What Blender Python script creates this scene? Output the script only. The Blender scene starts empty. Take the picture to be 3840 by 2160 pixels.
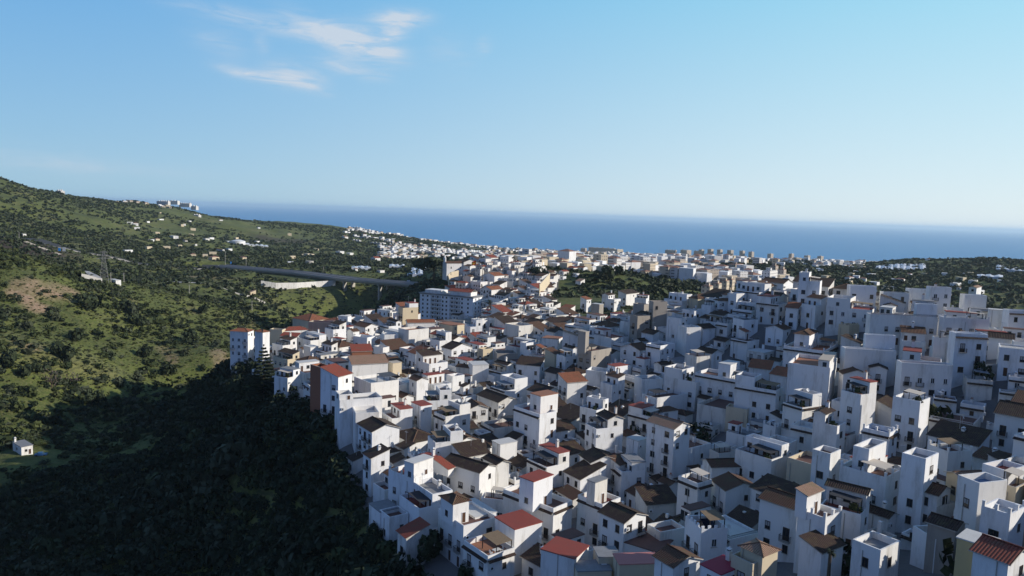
import bpy, math, random
import numpy as np
from mathutils import Vector, Matrix
random.seed(7)
RNG = np.random.default_rng(11)
SC = bpy.context.scene
COL = SC.collection
R = math.radians

# ------------------------------------------------------------------ camera
F_PX, PW, PH = 2742.0, 3840, 2160
PITCH, ROLL, CAMZ = R(5.83), R(1.91), 172.0
CAM = Vector((0, 0, CAMZ))
_f = Vector((0, math.cos(PITCH), -math.sin(PITCH)))
_r0 = Vector((1, 0, 0)); _u0 = _r0.cross(_f)
_r = _r0*math.cos(ROLL) + _u0*math.sin(ROLL)
_u = -_r0*math.sin(ROLL) + _u0*math.cos(ROLL)

def ray(px, py):
    return (_f*F_PX + _r*(px-PW/2) - _u*(py-PH/2)).normalized()
def at(px, py, d):
    v = ray(px, py); return CAM + v*(d/math.hypot(v.x, v.y))
def proj(p):
    v = Vector(p)-CAM; w = v.dot(_f)
    if w <= 0.1: return (-9e9, -9e9)
    return (PW/2 + F_PX*v.dot(_r)/w, PH/2 - F_PX*v.dot(_u)/w)
def az_of(px, py=1100):
    v = ray(px, py); return math.atan2(v.x, v.y)

# ------------------------------------------------------------------ terrain
VIS = """930 1036 960;800 1024 990;1060 1048 940;1600 2150 128;1390 1960 150;1270 1720 185;1200 1572 205;1040 1482 268;870 1362 350;
2080 2070 136;2520 1830 171;3050 2080 122;3420 1900 150;3800 2150 115;3830 1700 183;3590 1370 220;3830 1360 213;3830 1500 200;
3400 1240 245;2950 1200 260;2700 1160 290;2400 1250 290;2330 1290 275;2550 1450 230;3000 1550 200;3300 1650 180;2900 1380 240;
3300 1400 220;2050 1500 230;2000 1700 185;1600 1600 210;1500 1400 280;1400 1280 350;1150 1290 380;1750 1350 300;2000 1250 370;
1700 1225 508;1400 1222 432;1300 1228 395;1480 1225 440;2000 1150 480;1200 1225 410;2150 1150 470;2300 1080 560;2500 1060 700;2700 1040 900;2800 1000 1200;
2850 985 1500;2300 1000 1200;2000 980 1500;1900 1000 900;1750 1025 620;1950 1080 600;2050 1060 600;2100 960 2300;2500 962 2500;3000 990 2200;
1400 905 3000;1300 862 2900;1100 850 2500;740 805 2500;640 775 2500;370 750 2300;150 718 2000;0 672 1900;900 832 2500;
600 850 1900;300 900 1400;900 900 1900;600 950 1300;900 960 1300;300 960 1000;1300 950 1700;1600 990 1400;1300 1000 1200;1500 1020 1000;
700 1055 900;390 1065 850;800 1075 800;560 1070 780;0 945 650;200 990 650;420 1060 680;60 910 1000;130 1070 560;0 1100 540;300 1150 560;
600 1130 640;0 1300 435;300 1350 450;600 1280 560;800 1200 640;800 1330 520;0 1500 385;400 1500 420;80 1700 335;300 1600 385;600 1470 480;
1000 1150 800;900 1250 640;1250 1150 900;1100 1200 720;1420 1110 900;1560 1080 850;1450 1130 720;1700 1080 620;
400 1700 325;80 1760 310;0 2160 225;600 1800 270;400 2000 225;900 2000 190;800 1600 290;600 1600 350;
3600 1060 1200;3700 975 1700;3300 1000 2000;3100 1010 1500;3840 985 1700;3450 985 1800;3100 1080 900"""
HID = """1200 740 56;1280 740 56;1280 830 48;1270 890 44;1350 850 52;1400 900 58;1230 660 58;950 480 62;1150 620 62;1900 90 124;900 120 98;0 150 60;-600 250 45;3000 80 134;3840 80 140;3000 30 136;1900 30 126;600 30 112;-600 100 70;
-1500 400 60;-1500 800 160;-1500 1900 300;-600 650 150;-600 1000 150;-600 1900 270;0 800 106;200 820 92;0 2600 150;600 3200 70;1000 3200 60;-600 2600 200;
0 4300 -25;600 4300 -25;1000 3900 -20;1300 3500 -20;1650 3330 -4;1800 3350 -2;1800 3700 -18;2100 3480 -2;2100 3900 -18;2600 3520 -2;2600 3900 -18;3100 3500 -2;3100 3900 -18;3800 3500 -2;3800 3900 -18;4600 3500 -4;4600 3900 -18;
-600 4300 -25;-1500 4300 -20;2100 3250 8;2600 3200 9;3100 3100 10;3800 3000 14;3700 2500 40;
3600 400 118;3600 750 88;3100 500 112;2700 450 126;4600 400 120;4600 800 90;4600 1700 90;4600 230 146;
0 5000 -40;1500 5000 -40;3000 5000 -40;4600 5000 -40;-1500 5000 -40"""
HAZ = """77.90 136.0 181.0;65.02 150.1 180.0;60.30 158.1 172.0;56.34 166.5 167.0;52.77 175.6 169.0;48.73 191.0 170.0;48.48 239.8 166.0;68.43 89.4 160.0;51.85 109.7 160.0;45.36 131.2 153.0;42.33 148.4 152.0;73.75 193.1 184.0;63.57 211.0 176.0;56.71 242.1 175.0;51.40 290.0 168.0;73.96 278.6 180.0;57.43 328.0 168.0;
110 140 186;130 120 172;160 120 168;100 300 190;130 300 180;60 500 120;90 700 130;130 800 130;
90 1700 80;130 1700 80;90 3400 0;130 3400 0;90 5000 -40;130 5000 -40;75 60 148;100 60 150;130 50 148;160 40 142;75 25 138;130 25 138;160 25 136"""
_pts = []
for s in VIS.split(';'):
    a, b, d = map(float, s.split()); p = at(a, b, d); _pts.append((math.atan2(p.x, p.y), math.log(d), p.z))
for s in HID.split(';'):
    a, d, z = map(float, s.split())
    A = az_of(a) if -700 < a < 4700 else math.atan((a-1920)/F_PX)
    _pts.append((A, math.log(d), z-13*min(max((3000-d)/2000, 0), 1)))
for s in HAZ.split(';'):
    a, d, z = map(float, s.split()); _pts.append((R(a), math.log(d), z-13*min(max((3000-d)/2000, 0), 1)))
_pts = np.array(_pts)
def _tps(XY, Z, lam):
    n = len(XY); D = np.linalg.norm(XY[:, None]-XY[None], axis=2)
    K = np.where(D > 0, D*D*np.log(np.maximum(D, 1e-9)), 0) + lam*np.eye(n)
    P = np.hstack([np.ones((n, 1)), XY])
    A = np.block([[K, P], [P.T, np.zeros((3, 3))]])
    s = np.linalg.solve(A, np.concatenate([Z, np.zeros(3)]))
    return s[:n], s[n:]
_w, _c = _tps(_pts[:, :2], _pts[:, 2], 2e-4)
def vnoise(x, y, seed=0):
    xi = np.floor(x).astype(np.int64); yi = np.floor(y).astype(np.int64); fx = x-xi; fy = y-yi
    fx = fx*fx*(3-2*fx); fy = fy*fy*(3-2*fy)
    def h(i, j):
        k = (i*374761393 + j*668265263 + seed*69069) & 0x7fffffff
        k = ((k ^ (k >> 13))*1274126177) & 0x7fffffff
        return ((k ^ (k >> 16)) & 0xffff)/65535.0
    return (h(xi, yi)*(1-fx)+h(xi+1, yi)*fx)*(1-fy) + (h(xi, yi+1)*(1-fx)+h(xi+1, yi+1)*fx)*fy
def fbm(x, y, seed=0, o=4):
    s = 0; a = .5
    for k in range(o):
        s = s + a*(vnoise(x, y, seed+k)-.5); x = x*2.03+17; y = y*2.03+9; a *= .5
    return s
# polygon of the built-up village (photo column, distance) -> plan
VILP = [(1600,128),(1400,148),(1280,185),(1190,213),(1050,268),(880,345),(1000,375),(1150,402),(1300,402),(1440,425),(1540,500),(1640,600),(1740,665),(2000,650),(2090,610),(2040,500),(2140,410),(2350,350),(2700,335),(3000,305),(3400,285),(3900,262),(4500,235),(4500,70),(3000,70),(2000,90)]
VIL = []
for a, d in VILP:
    A = az_of(a, 1400); VIL.append((d*math.sin(A), d*math.cos(A)))
def in_poly(x, y, P):
    x = np.asarray(x, float); y = np.asarray(y, float); c = np.zeros(x.shape, bool); j = len(P)-1
    for i in range(len(P)):
        xi, yi = P[i]; xj, yj = P[j]
        t = ((yi > y) != (yj > y)) & (x < (xj-xi)*(y-yi)/((yj-yi) if yj != yi else 1e-9)+xi)
        c ^= t; j = i
    return c
NA, ND = 560, 420
A0, A1, L0, L1 = R(-62), R(165), math.log(18), math.log(5000)
AZ = np.concatenate([np.linspace(A0, R(40), 440), np.linspace(R(40.8), A1, NA-440)])
LD = np.linspace(L0, L1, ND)
def _eval(az, ld):
    sh = az.shape; q = np.stack([az.ravel(), ld.ravel()], 1); out = np.empty(len(q))
    for i in range(0, len(q), 20000):
        D = np.linalg.norm(q[i:i+20000, None]-_pts[None, :, :2], axis=2)
        out[i:i+20000] = (np.where(D > 0, D*D*np.log(np.maximum(D, 1e-9)), 0)) @ _w
    return (out + _c[0] + q @ _c[1:]).reshape(sh)
_ga, _gl = np.meshgrid(AZ, LD, indexing='ij')
GD = np.exp(_gl); GX = GD*np.sin(_ga); GY = GD*np.cos(_ga)
GZ = _eval(_ga, _gl)
_vm = in_poly(GX, GY, VIL)
_amp = np.where(_vm, 0.0, np.clip(GD*0.012, 2, 13))
GZ = GZ + fbm(GX/70, GY/70, 3, 4)*_amp*1.5*(GD < 3300) + fbm(GX/9, GY/9, 8, 3)*np.where(_vm, .2, 1.6)*(GD < 900)
GZ = np.where((GD > 2000), np.maximum(GZ, np.where(GD > 3600, -60, 1.5 - np.clip(GD-3250, 0, 300)*.02)), GZ)
DECK = 83.0
def deck_pt(px, py):
    v = ray(px, py); t = (DECK-CAMZ)/v.z; return CAM+v*t
D0, D1, D2, D3 = deck_pt(790, 997), deck_pt(1100, 1024), deck_pt(1300, 1049), deck_pt(1545, 1068)
for _p, _q in ((D0, D1), (D1, D2), (D2, D3)):      # the cutting the motorway runs through
    _dv = np.array([_q.x-_p.x, _q.y-_p.y]); _dl = np.hypot(*_dv); _dv /= _dl; _t = (GX-_p.x)*_dv[0]+(GY-_p.y)*_dv[1]; _n = -(GX-_p.x)*_dv[1]+(GY-_p.y)*_dv[0]
    _sg = 1 if (-_dv[1]*0+_dv[0]) > 0 else -1
    _m = (_t > -5) & (_t < _dl+5) & (_n*_sg > -45) & (_n*_sg < 36); GZ = np.where(_m, np.minimum(GZ, DECK-3.9-np.clip(-_n*_sg, 0, 45)*.08), GZ)
def gz(x, y):
    a = math.atan2(x, y); d = max(math.hypot(x, y), 18.5)
    i = np.interp(a, AZ, np.arange(NA)); j = (math.log(d)-L0)/(L1-L0)*(ND-1)
    i = min(max(i, 0), NA-1.001); j = min(max(j, 0), ND-1.001)
    i0, j0 = int(i), int(j); u, v = i-i0, j-j0
    return float((GZ[i0, j0]*(1-u)+GZ[i0+1, j0]*u)*(1-v)+(GZ[i0, j0+1]*(1-u)+GZ[i0+1, j0+1]*u)*v)
def hit(px, py, h=0.0, d0=60, d1=4500):
    v = ray(px, py); k = 1/math.hypot(v.x, v.y); d = d0; pd = d0
    while d < d1:
        p = CAM + v*(k*d)
        if p.z <= gz(p.x, p.y)+h:
            lo, hi = pd, d
            for _ in range(18):
                m = (lo+hi)/2; p = CAM+v*(k*m)
                if p.z <= gz(p.x, p.y)+h: hi = m
                else: lo = m
            return CAM+v*(k*hi)
        pd = d; d *= 1.012
    return None

# ------------------------------------------------------------------ helpers
class MB:
    def __init__(s): s.v = []; s.f = []; s.m = []; s.uv = {}; s.mats = []
    def mi(s, m):
        if m not in s.mats: s.mats.append(m)
        return s.mats.index(m)
    def face(s, pts, m, uv=None):
        n = len(s.v); s.v += [tuple(p) for p in pts]; s.f.append(tuple(range(n, n+len(pts)))); s.m.append(s.mi(m))
        if uv: s.uv[len(s.f)-1] = uv
    def box(s, x0, y0, z0, x1, y1, z1, m, bottom=True):
        n = len(s.v); i = s.mi(m)
        s.v += [(x0,y0,z0),(x1,y0,z0),(x1,y1,z0),(x0,y1,z0),(x0,y0,z1),(x1,y0,z1),(x1,y1,z1),(x0,y1,z1)]
        q = [(4,5,6,7),(0,1,5,4),(1,2,6,5),(2,3,7,6),(3,0,4,7)] + ([(3,2,1,0)] if bottom else [])
        for a in q: s.f.append(tuple(n+k for k in a)); s.m.append(i)
    def cyl(s, p0, p1, r0, r1, m, n=8, caps=True):
        p0 = Vector(p0); p1 = Vector(p1); d = (p1-p0).normalized()
        a = d.cross(Vector((0,0,1)) if abs(d.z) < .9 else Vector((1,0,0))).normalized(); b = d.cross(a)
        k = len(s.v); i = s.mi(m)
        for p, r in ((p0, r0), (p1, r1)):
            for t in range(n):
                c = p + a*(r*math.cos(2*math.pi*t/n)) + b*(r*math.sin(2*math.pi*t/n)); s.v.append(tuple(c))
        for t in range(n):
            u = (t+1) % n; s.f.append((k+t, k+n+t, k+n+u, k+u)); s.m.append(i)
        if caps:
            s.f.append(tuple(k+t for t in range(n))); s.m.append(i)
            s.f.append(tuple(k+2*n-1-t for t in range(n))); s.m.append(i)
    def bar(s, p0, p1, w, m): s.cyl(p0, p1, w*.7, w*.7, m, 4)
    def mesh(s, name):
        me = bpy.data.meshes.new(name); me.from_pydata(s.v, [], s.f)
        for m in s.mats: me.materials.append(m)
        if len(s.mats) > 1: me.polygons.foreach_set('material_index', s.m)
        if s.uv:
            L = me.uv_layers.new(name='UVMap'); arr = np.zeros((len(me.loops), 2), np.float32)
            for fi, uv in s.uv.items():
                st = me.polygons[fi].loop_start
                for k, c in enumerate(uv): arr[st+k] = c
            L.data.foreach_set('uv', arr.ravel())
        me.update(); return me
    def build(s, name, parent=None, loc=(0,0,0), rz=0):
        return put(name, s.mesh(name), parent, loc, rz)
def put(name, me, parent=None, loc=(0,0,0), rz=0, scale=None):
    o = bpy.data.objects.new(name, me); COL.objects.link(o)
    if parent: o.parent = parent
    o.location = loc
    if rz: o.rotation_euler = (0, 0, rz)
    if scale: o.scale = scale
    return o
def tag(o, label=None, cat=None, group=None, kind=None):
    if label: o['label'] = label
    if cat: o['category'] = cat
    if group: o['group'] = group
    if kind: o['kind'] = kind
    return o
def empty(name, loc, rz=0):
    o = put(name, None, None, loc, rz); o.empty_display_size = .5; return o

# ------------------------------------------------------------------ materials
def mat(name, col, rough=.9, build=None):
    m = bpy.data.materials.new(name); m.use_nodes = True
    nt = m.node_tree; b = nt.nodes['Principled BSDF']
    b.inputs['Base Color'].default_value = (*col, 1); b.inputs['Roughness'].default_value = rough
    b.inputs['Specular IOR Level'].default_value = .25
    if build: build(nt, b, col)
    return m
def nd(nt, t, **kw):
    n = nt.nodes.new(t)
    for k, v in kw.items():
        if hasattr(n, k) and not isinstance(v, tuple): setattr(n, k, v)
    return n
def noise(nt, scale, detail=4, coord='Object', vec=None, rough=.55):
    n = nt.nodes.new('ShaderNodeTexNoise'); n.inputs['Scale'].default_value = scale; n.inputs['Detail'].default_value = detail
    n.inputs['Roughness'].default_value = rough
    if vec is None:
        c = nt.nodes.new('ShaderNodeTexCoord'); vec = c.outputs[coord]
    nt.links.new(vec, n.inputs['Vector']); return n.outputs['Fac']
def ramp(nt, fac, stops):
    r = nt.nodes.new('ShaderNodeValToRGB'); e = r.color_ramp.elements
    while len(e) < len(stops): e.new(.5)
    for k, (p, c) in enumerate(stops):
        e[k].position = p; e[k].color = (*c, 1) if len(c) == 3 else c
    nt.links.new(fac, r.inputs['Fac']); return r.outputs['Color']
def mix(nt, fac, a, b, mode='MIX'):
    m = nt.nodes.new('ShaderNodeMix'); m.data_type = 'RGBA'; m.blend_type = mode
    for s, v in ((m.inputs[0], fac), (m.inputs[6], a), (m.inputs[7], b)):
        if isinstance(v, (int, float)): s.default_value = v
        elif isinstance(v, tuple): s.default_value = (*v, 1) if len(v) == 3 else v
        else: nt.links.new(v, s)
    return m.outputs[2]
def math_(nt, op, a, b=0.0):
    m = nt.nodes.new('ShaderNodeMath'); m.operation = op
    for s, v in ((m.inputs[0], a), (m.inputs[1], b)):
        if isinstance(v, (int, float)): s.default_value = v
        else: nt.links.new(v, s)
    return m.outputs[0]
def plaster(dirt, dcol):
    def b(nt, bs, col):
        c = nt.nodes.new('ShaderNodeTexCoord'); mp = nt.nodes.new('ShaderNodeMapping'); mp.inputs['Scale'].default_value = (1, 1, .22)
        nt.links.new(c.outputs['Object'], mp.inputs['Vector'])
        oi = nt.nodes.new('ShaderNodeObjectInfo'); off = nt.nodes.new('ShaderNodeVectorMath'); off.operation = 'SCALE'
        cb = nt.nodes.new('ShaderNodeCombineXYZ')
        for k in range(3): nt.links.new(oi.outputs['Random'], cb.inputs[k])
        nt.links.new(cb.outputs[0], off.inputs[0]); off.inputs['Scale'].default_value = 90
        ad = nt.nodes.new('ShaderNodeVectorMath'); nt.links.new(mp.outputs[0], ad.inputs[0]); nt.links.new(off.outputs[0], ad.inputs[1])
        n1 = noise(nt, .42, 7, vec=ad.outputs[0], rough=.72)
        st = ramp(nt, n1, [(.51, (0,0,0)), (.70, (1,1,1))])
        fac = math_(nt, 'MULTIPLY', st, dirt)
        n2 = noise(nt, 2.3, 3, vec=ad.outputs[0])
        base = mix(nt, n2, tuple(x*.9 for x in col), tuple(min(x*1.06, .87) for x in col))
        base2 = mix(nt, oi.outputs['Random'], base, tuple(x*y for x, y in zip(col, (.93, .905, .86))))
        nt.links.new(mix(nt, fac, base2, dcol), bs.inputs['Base Color'])
        bp = nt.nodes.new('ShaderNodeBump'); bp.inputs['Strength'].default_value = .25; bp.inputs['Distance'].default_value = .04
        nt.links.new(noise(nt, 6, 4), bp.inputs['Height']); nt.links.new(bp.outputs[0], bs.inputs['Normal'])
    return b
def tiles(c2, c3):
    def b(nt, bs, col):
        uv = nt.nodes.new('ShaderNodeUVMap'); uv.uv_map = 'UVMap'
        sx = nt.nodes.new('ShaderNodeSeparateXYZ'); nt.links.new(uv.outputs[0], sx.inputs[0])
        w = math_(nt, 'ABSOLUTE', math_(nt, 'SINE', math_(nt, 'MULTIPLY', sx.outputs[0], math.pi/.34)))
        rows = math_(nt, 'FRACT', math_(nt, 'MULTIPLY', sx.outputs[1], 1/.45))
        n1 = noise(nt, .7, 5, rough=.7); n2 = noise(nt, 4, 3)
        base = mix(nt, ramp(nt, n2, [(.3, (0,0,0)), (.7, (1,1,1))]), col, c2)
        base = mix(nt, ramp(nt, n1, [(.5, (0,0,0)), (.68, (1,1,1))]), base, c3)
        groove = ramp(nt, w, [(.0, (.45,.42,.4)), (.4, (1,1,1))])
        nt.links.new(mix(nt, 1.0, base, groove, 'MULTIPLY'), bs.inputs['Base Color'])
        bp = nt.nodes.new('ShaderNodeBump'); bp.inputs['Strength'].default_value = .9; bp.inputs['Distance'].default_value = .12
        nt.links.new(math_(nt, 'ADD', w, math_(nt, 'MULTIPLY', rows, .3)), bp.inputs['Height']); nt.links.new(bp.outputs[0], bs.inputs['Normal'])
    return b
def mottled(amount, c2, sc=.8):
    def b(nt, bs, col):
        n1 = noise(nt, sc, 6, rough=.7)
        nt.links.new(mix(nt, math_(nt, 'MULTIPLY', ramp(nt, n1, [(.35, (0,0,0)), (.7, (1,1,1))]), amount), col, c2), bs.inputs['Base Color'])
    return b
M = {}
M['W'] = mat('whitewash', (.84,.835,.82), .85, plaster(.75, (.47,.44,.385)))
M['O'] = mat('weathered_whitewash', (.72,.70,.66), .9, plaster(.8, (.33,.30,.25)))
M['C'] = mat('cream_render', (.66,.56,.40), .9, plaster(.35, (.35,.28,.2)))
M['G'] = mat('grey_beige_render', (.40,.36,.31), .92, plaster(.6, (.24,.21,.18)))
M['Y'] = mat('yellow_render', (.62,.47,.24), .9, plaster(.3, (.4,.3,.2)))
M['B'] = mat('brick', (.33,.14,.08), .9, plaster(.4, (.2,.1,.07)))
M['bright'] = mat('fresh_white_paint', (.87,.87,.87), .8)
M['fr'] = mat('red_terrace_paint', (.30,.065,.045), .75, mottled(.5, (.20,.07,.05)))
M['ft'] = mat('terracotta_floor', (.36,.16,.09), .8, mottled(.5, (.24,.12,.08)))
M['fg'] = mat('grey_terrace', (.27,.27,.27), .9, mottled(.6, (.17,.165,.16)))
M['fw'] = mat('white_terrace', (.62,.60,.56), .85, mottled(.4, (.45,.42,.37)))
M['fb'] = mat('brown_terrace', (.13,.075,.06), .85, mottled(.6, (.2,.1,.08)))
M['fc'] = mat('cream_terrace', (.50,.43,.34), .85, mottled(.4, (.38,.32,.25)))
M['fm'] = mat('magenta_terrace_paint', (.33,.03,.06), .7, mottled(.4, (.25,.03,.05)))
M['fs'] = mat('salmon_awning', (.52,.21,.18), .8, mottled(.25, (.45,.18,.16)))
M['fu'] = mat('blue_terrace', (.12,.2,.33), .8, mottled(.4, (.1,.16,.26)))
M['td'] = mat('dark_roof_tiles', (.075,.045,.034), .9, tiles((.05,.032,.025), (.10,.078,.04)))
M['tb'] = mat('brown_roof_tiles', (.17,.085,.05), .9, tiles((.10,.055,.038), (.12,.095,.05)))
M['to'] = mat('orange_roof_tiles', (.37,.135,.065), .85, tiles((.26,.10,.055), (.19,.10,.05)))
M['tp'] = mat('pale_roof_tiles', (.40,.25,.17), .85, tiles((.30,.18,.12), (.28,.2,.12)))
M['tr'] = mat('red_roof_tiles', (.36,.085,.05), .8, tiles((.27,.07,.045), (.22,.1,.06)))
M['glass'] = mat('window_glass', (.02,.024,.03), .12)
M['glass'].node_tree.nodes['Principled BSDF'].inputs['Specular IOR Level'].default_value = .6
M['frame'] = mat('dark_wood_frame', (.05,.035,.027), .6)
M['wframe'] = mat('white_frame', (.7,.7,.7), .5)
M['shutter'] = mat('roller_shutter', (.36,.35,.34), .7)
M['door'] = mat('brown_door', (.09,.045,.025), .6)
M['iron'] = mat('black_iron', (.02,.02,.022), .5)
M['rail'] = mat('white_rail', (.7,.7,.7), .5)
M['canopy'] = mat('beige_awning', (.58,.51,.42), .85, mottled(.3, (.45,.39,.31), 1.5))
M['dcanopy'] = mat('dark_netting', (.05,.05,.055), .9, mottled(.4, (.03,.03,.03), 2))
M['gcanopy'] = mat('grey_sheet_roof', (.22,.23,.25), .6, mottled(.5, (.15,.155,.165), 1))
M['bamboo'] = mat('bamboo_mat', (.25,.18,.11), .9, mottled(.6, (.15,.1,.06), 3))
M['wood'] = mat('stained_wood', (.27,.12,.05), .7, mottled(.5, (.18,.08,.03), 3))
M['steel'] = mat('brushed_steel', (.55,.56,.58), .3)
M['steel'].node_tree.nodes['Principled BSDF'].inputs['Metallic'].default_value = .8
M['cap'] = mat('parapet_cap', (.50,.47,.42), .9, mottled(.6, (.3,.26,.2), 2))
M['concrete'] = mat('concrete', (.46,.44,.41), .9, mottled(.5, (.34,.32,.29), .15))
M['asphalt'] = mat('asphalt', (.05,.05,.052), .9)
M['bark'] = mat('bark', (.10,.075,.05), .95)
M['solar'] = mat('solar_panel', (.015,.02,.045), .2)
M['acwhite'] = mat('white_casing', (.72,.72,.7), .5)
M['cloth'] = mat('white_cloth', (.75,.75,.75), .9)
def far_wall(col, fl=3.0, bay=3.2):
    def b(nt, bs, c):
        tc = nt.nodes.new('ShaderNodeTexCoord'); s = nt.nodes.new('ShaderNodeSeparateXYZ'); nt.links.new(tc.outputs['Object'], s.inputs[0])
        g = nt.nodes.new('ShaderNodeNewGeometry'); gn = nt.nodes.new('ShaderNodeSeparateXYZ'); nt.links.new(g.outputs['Normal'], gn.inputs[0])
        h = math_(nt, 'ADD', s.outputs[0], s.outputs[1])
        fx = math_(nt, 'FRACT', math_(nt, 'DIVIDE', h, bay)); fz = math_(nt, 'FRACT', math_(nt, 'DIVIDE', s.outputs[2], fl))
        a = math_(nt, 'MULTIPLY', math_(nt, 'GREATER_THAN', fx, .30), math_(nt, 'LESS_THAN', fx, .72))
        z = math_(nt, 'MULTIPLY', math_(nt, 'GREATER_THAN', fz, .30), math_(nt, 'LESS_THAN', fz, .78))
        v = math_(nt, 'LESS_THAN', math_(nt, 'ABSOLUTE', gn.outputs[2]), .4)
        m = math_(nt, 'MULTIPLY', math_(nt, 'MULTIPLY', a, z), v)
        oi = nt.nodes.new('ShaderNodeObjectInfo')
        base = mix(nt, oi.outputs['Random'], tuple(x*.86 for x in c), c)
        nt.links.new(mix(nt, math_(nt, 'MULTIPLY', m, .8), base, (.10,.10,.11)), bs.inputs['Base Color'])
    return b
M['fwW'] = mat('white_block_render', (.78,.76,.73), .9, far_wall(None))
M['fwC'] = mat('cream_block_render', (.66,.56,.42), .9, far_wall(None))
M['fwT'] = mat('tan_block_render', (.52,.44,.36), .9, far_wall(None))
M['fwG'] = mat('grey_block_render', (.42,.42,.42), .9, far_wall(None))
M['tile_far'] = mat('far_orange_tiles', (.34,.19,.14), .9, mottled(.6, (.26,.11,.07), .2))
M['sheet'] = mat('greenhouse_sheet', (.72,.74,.76), .6, mottled(.4, (.55,.57,.58), .05))
# ------------------------------------------------------------------ render / world / sun
SUN_AZ, SUN_EL = R(95), R(21)
vs = SC.view_settings; vs.view_transform = 'Standard'; vs.look = 'None'; vs.exposure = 0.0; vs.gamma = 1; vs.use_curve_mapping = False
SC.render.engine = 'CYCLES'
SC.cycles.use_denoising = True
SC.cycles.max_bounces = 5; SC.cycles.diffuse_bounces = 3; SC.cycles.volume_bounces = 1; SC.cycles.glossy_bounces = 2
SC.cycles.caustics_reflective = False; SC.cycles.caustics_refractive = False
cd = bpy.data.cameras.new('camera'); cam = bpy.data.objects.new('camera', cd); COL.objects.link(cam)
cd.sensor_width = 36; cd.lens = 36*F_PX/PW; cd.clip_end = 400000; cd.clip_start = 1
cam.matrix_world = Matrix(((_r.x, _u.x, -_f.x, CAM.x), (_r.y, _u.y, -_f.y, CAM.y), (_r.z, _u.z, -_f.z, CAM.z), (0, 0, 0, 1)))
SC.camera = cam
sd = bpy.data.lights.new('sun', 'SUN'); sd.energy = 4.6; sd.angle = R(.5); sd.color = (1, .94, .85)
so = bpy.data.objects.new('sun', sd); COL.objects.link(so)
sv = Vector((math.sin(SUN_AZ)*math.cos(SUN_EL), math.cos(SUN_AZ)*math.cos(SUN_EL), math.sin(SUN_EL)))
so.rotation_euler = sv.to_track_quat('Z', 'Y').to_euler(); so.location = (300, -300, 600)

w = bpy.data.worlds.new('World'); SC.world = w; w.use_nodes = True
nt = w.node_tree; bg = nt.nodes['Background']
sky = nt.nodes.new('ShaderNodeTexSky'); sky.sky_type = 'NISHITA'; sky.sun_disc = False
sky.sun_elevation = SUN_EL; sky.sun_rotation = SUN_AZ; sky.altitude = 150; sky.air_density = 1.0; sky.dust_density = .6; sky.ozone_density = 2.2
SKY_S = .15
bg.inputs['Strength'].default_value = SKY_S
tc = nt.nodes.new('ShaderNodeTexCoord'); sp = nt.nodes.new('ShaderNodeSeparateXYZ'); nt.links.new(tc.outputs['Generated'], sp.inputs[0])
uu = math_(nt, 'ARCTAN2', sp.outputs[0], sp.outputs[1])
vv = math_(nt, 'ARCSINE', sp.outputs[2])
cb = nt.nodes.new('ShaderNodeCombineXYZ'); nt.links.new(uu, cb.inputs[0]); nt.links.new(vv, cb.inputs[1])
wn = nt.nodes.new('ShaderNodeTexNoise'); wn.inputs['Scale'].default_value = 9; wn.inputs['Detail'].default_value = 3; nt.links.new(cb.outputs[0], wn.inputs['Vector'])
def uvdir(px, py):
    v = ray(px, py); return math.atan2(v.x, v.y), math.asin(v.z)
total = None
WISPS = [((690,20),(1330,150),26,.34),((1080,50),(1480,215),30,.55),((1230,130),(1500,200),46,.5),((1390,75),(1610,62),24,.75),((1420,190),(1520,80),34,.5),((1215,222),(1440,285),20,.45),
         ((830,250),(1130,310),16,.6),((1000,262),(1220,300),34,.45),((1060,290),(1240,350),16,.35),((700,130),(930,190),40,.16),((960,140),(1010,190),24,.2),((1790,150),(1830,200),30,.22),((1600,170),(1760,230),60,.1),
         ((-300,570),(420,620),40,.12),((0,600),(760,650),22,.12)]
for (p, q, wd, a) in WISPS:
    (u0, v0), (u1, v1) = uvdir(*p), uvdir(*q)
    L = math.hypot(u1-u0, v1-v0); c, s = (u1-u0)/L, (v1-v0)/L; um, vm = (u0+u1)/2, (v0+v1)/2
    du = math_(nt, 'ADD', math_(nt, 'SUBTRACT', uu, um), math_(nt, 'MULTIPLY', math_(nt, 'SUBTRACT', wn.outputs['Fac'], .5), .02))
    dv = math_(nt, 'ADD', math_(nt, 'SUBTRACT', vv, vm), math_(nt, 'MULTIPLY', math_(nt, 'SUBTRACT', wn.outputs['Fac'], .5), .014))
    al = math_(nt, 'ADD', math_(nt, 'MULTIPLY', du, c), math_(nt, 'MULTIPLY', dv, s))
    ac = math_(nt, 'SUBTRACT', math_(nt, 'MULTIPLY', dv, c), math_(nt, 'MULTIPLY', du, s))
    e = math_(nt, 'ADD', math_(nt, 'POWER', math_(nt, 'ABSOLUTE', math_(nt, 'DIVIDE', al, L*.5)), 3.0), math_(nt, 'POWER', math_(nt, 'ABSOLUTE', math_(nt, 'DIVIDE', ac, wd/F_PX)), 1.6))
    g = math_(nt, 'MULTIPLY', math_(nt, 'EXPONENT', math_(nt, 'MULTIPLY', e, -1.0)), a)
    total = g if total is None else math_(nt, 'ADD', total, g)
mp = nt.nodes.new('ShaderNodeMapping'); mp.inputs['Rotation'].default_value = (0, 0, R(-15)); mp.inputs['Scale'].default_value = (13, 70, 1)
nt.links.new(cb.outputs[0], mp.inputs[0])
st = nt.nodes.new('ShaderNodeTexNoise'); st.inputs['Scale'].default_value = 1; st.inputs['Detail'].default_value = 8; st.inputs['Roughness'].default_value = .62; st.inputs['Distortion'].default_value = 1.1
nt.links.new(mp.outputs[0], st.inputs['Vector'])
fb = ramp(nt, st.outputs['Fac'], [(.34, (.18,.18,.18)), (.62, (1.0,1.0,1.0))])
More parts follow.
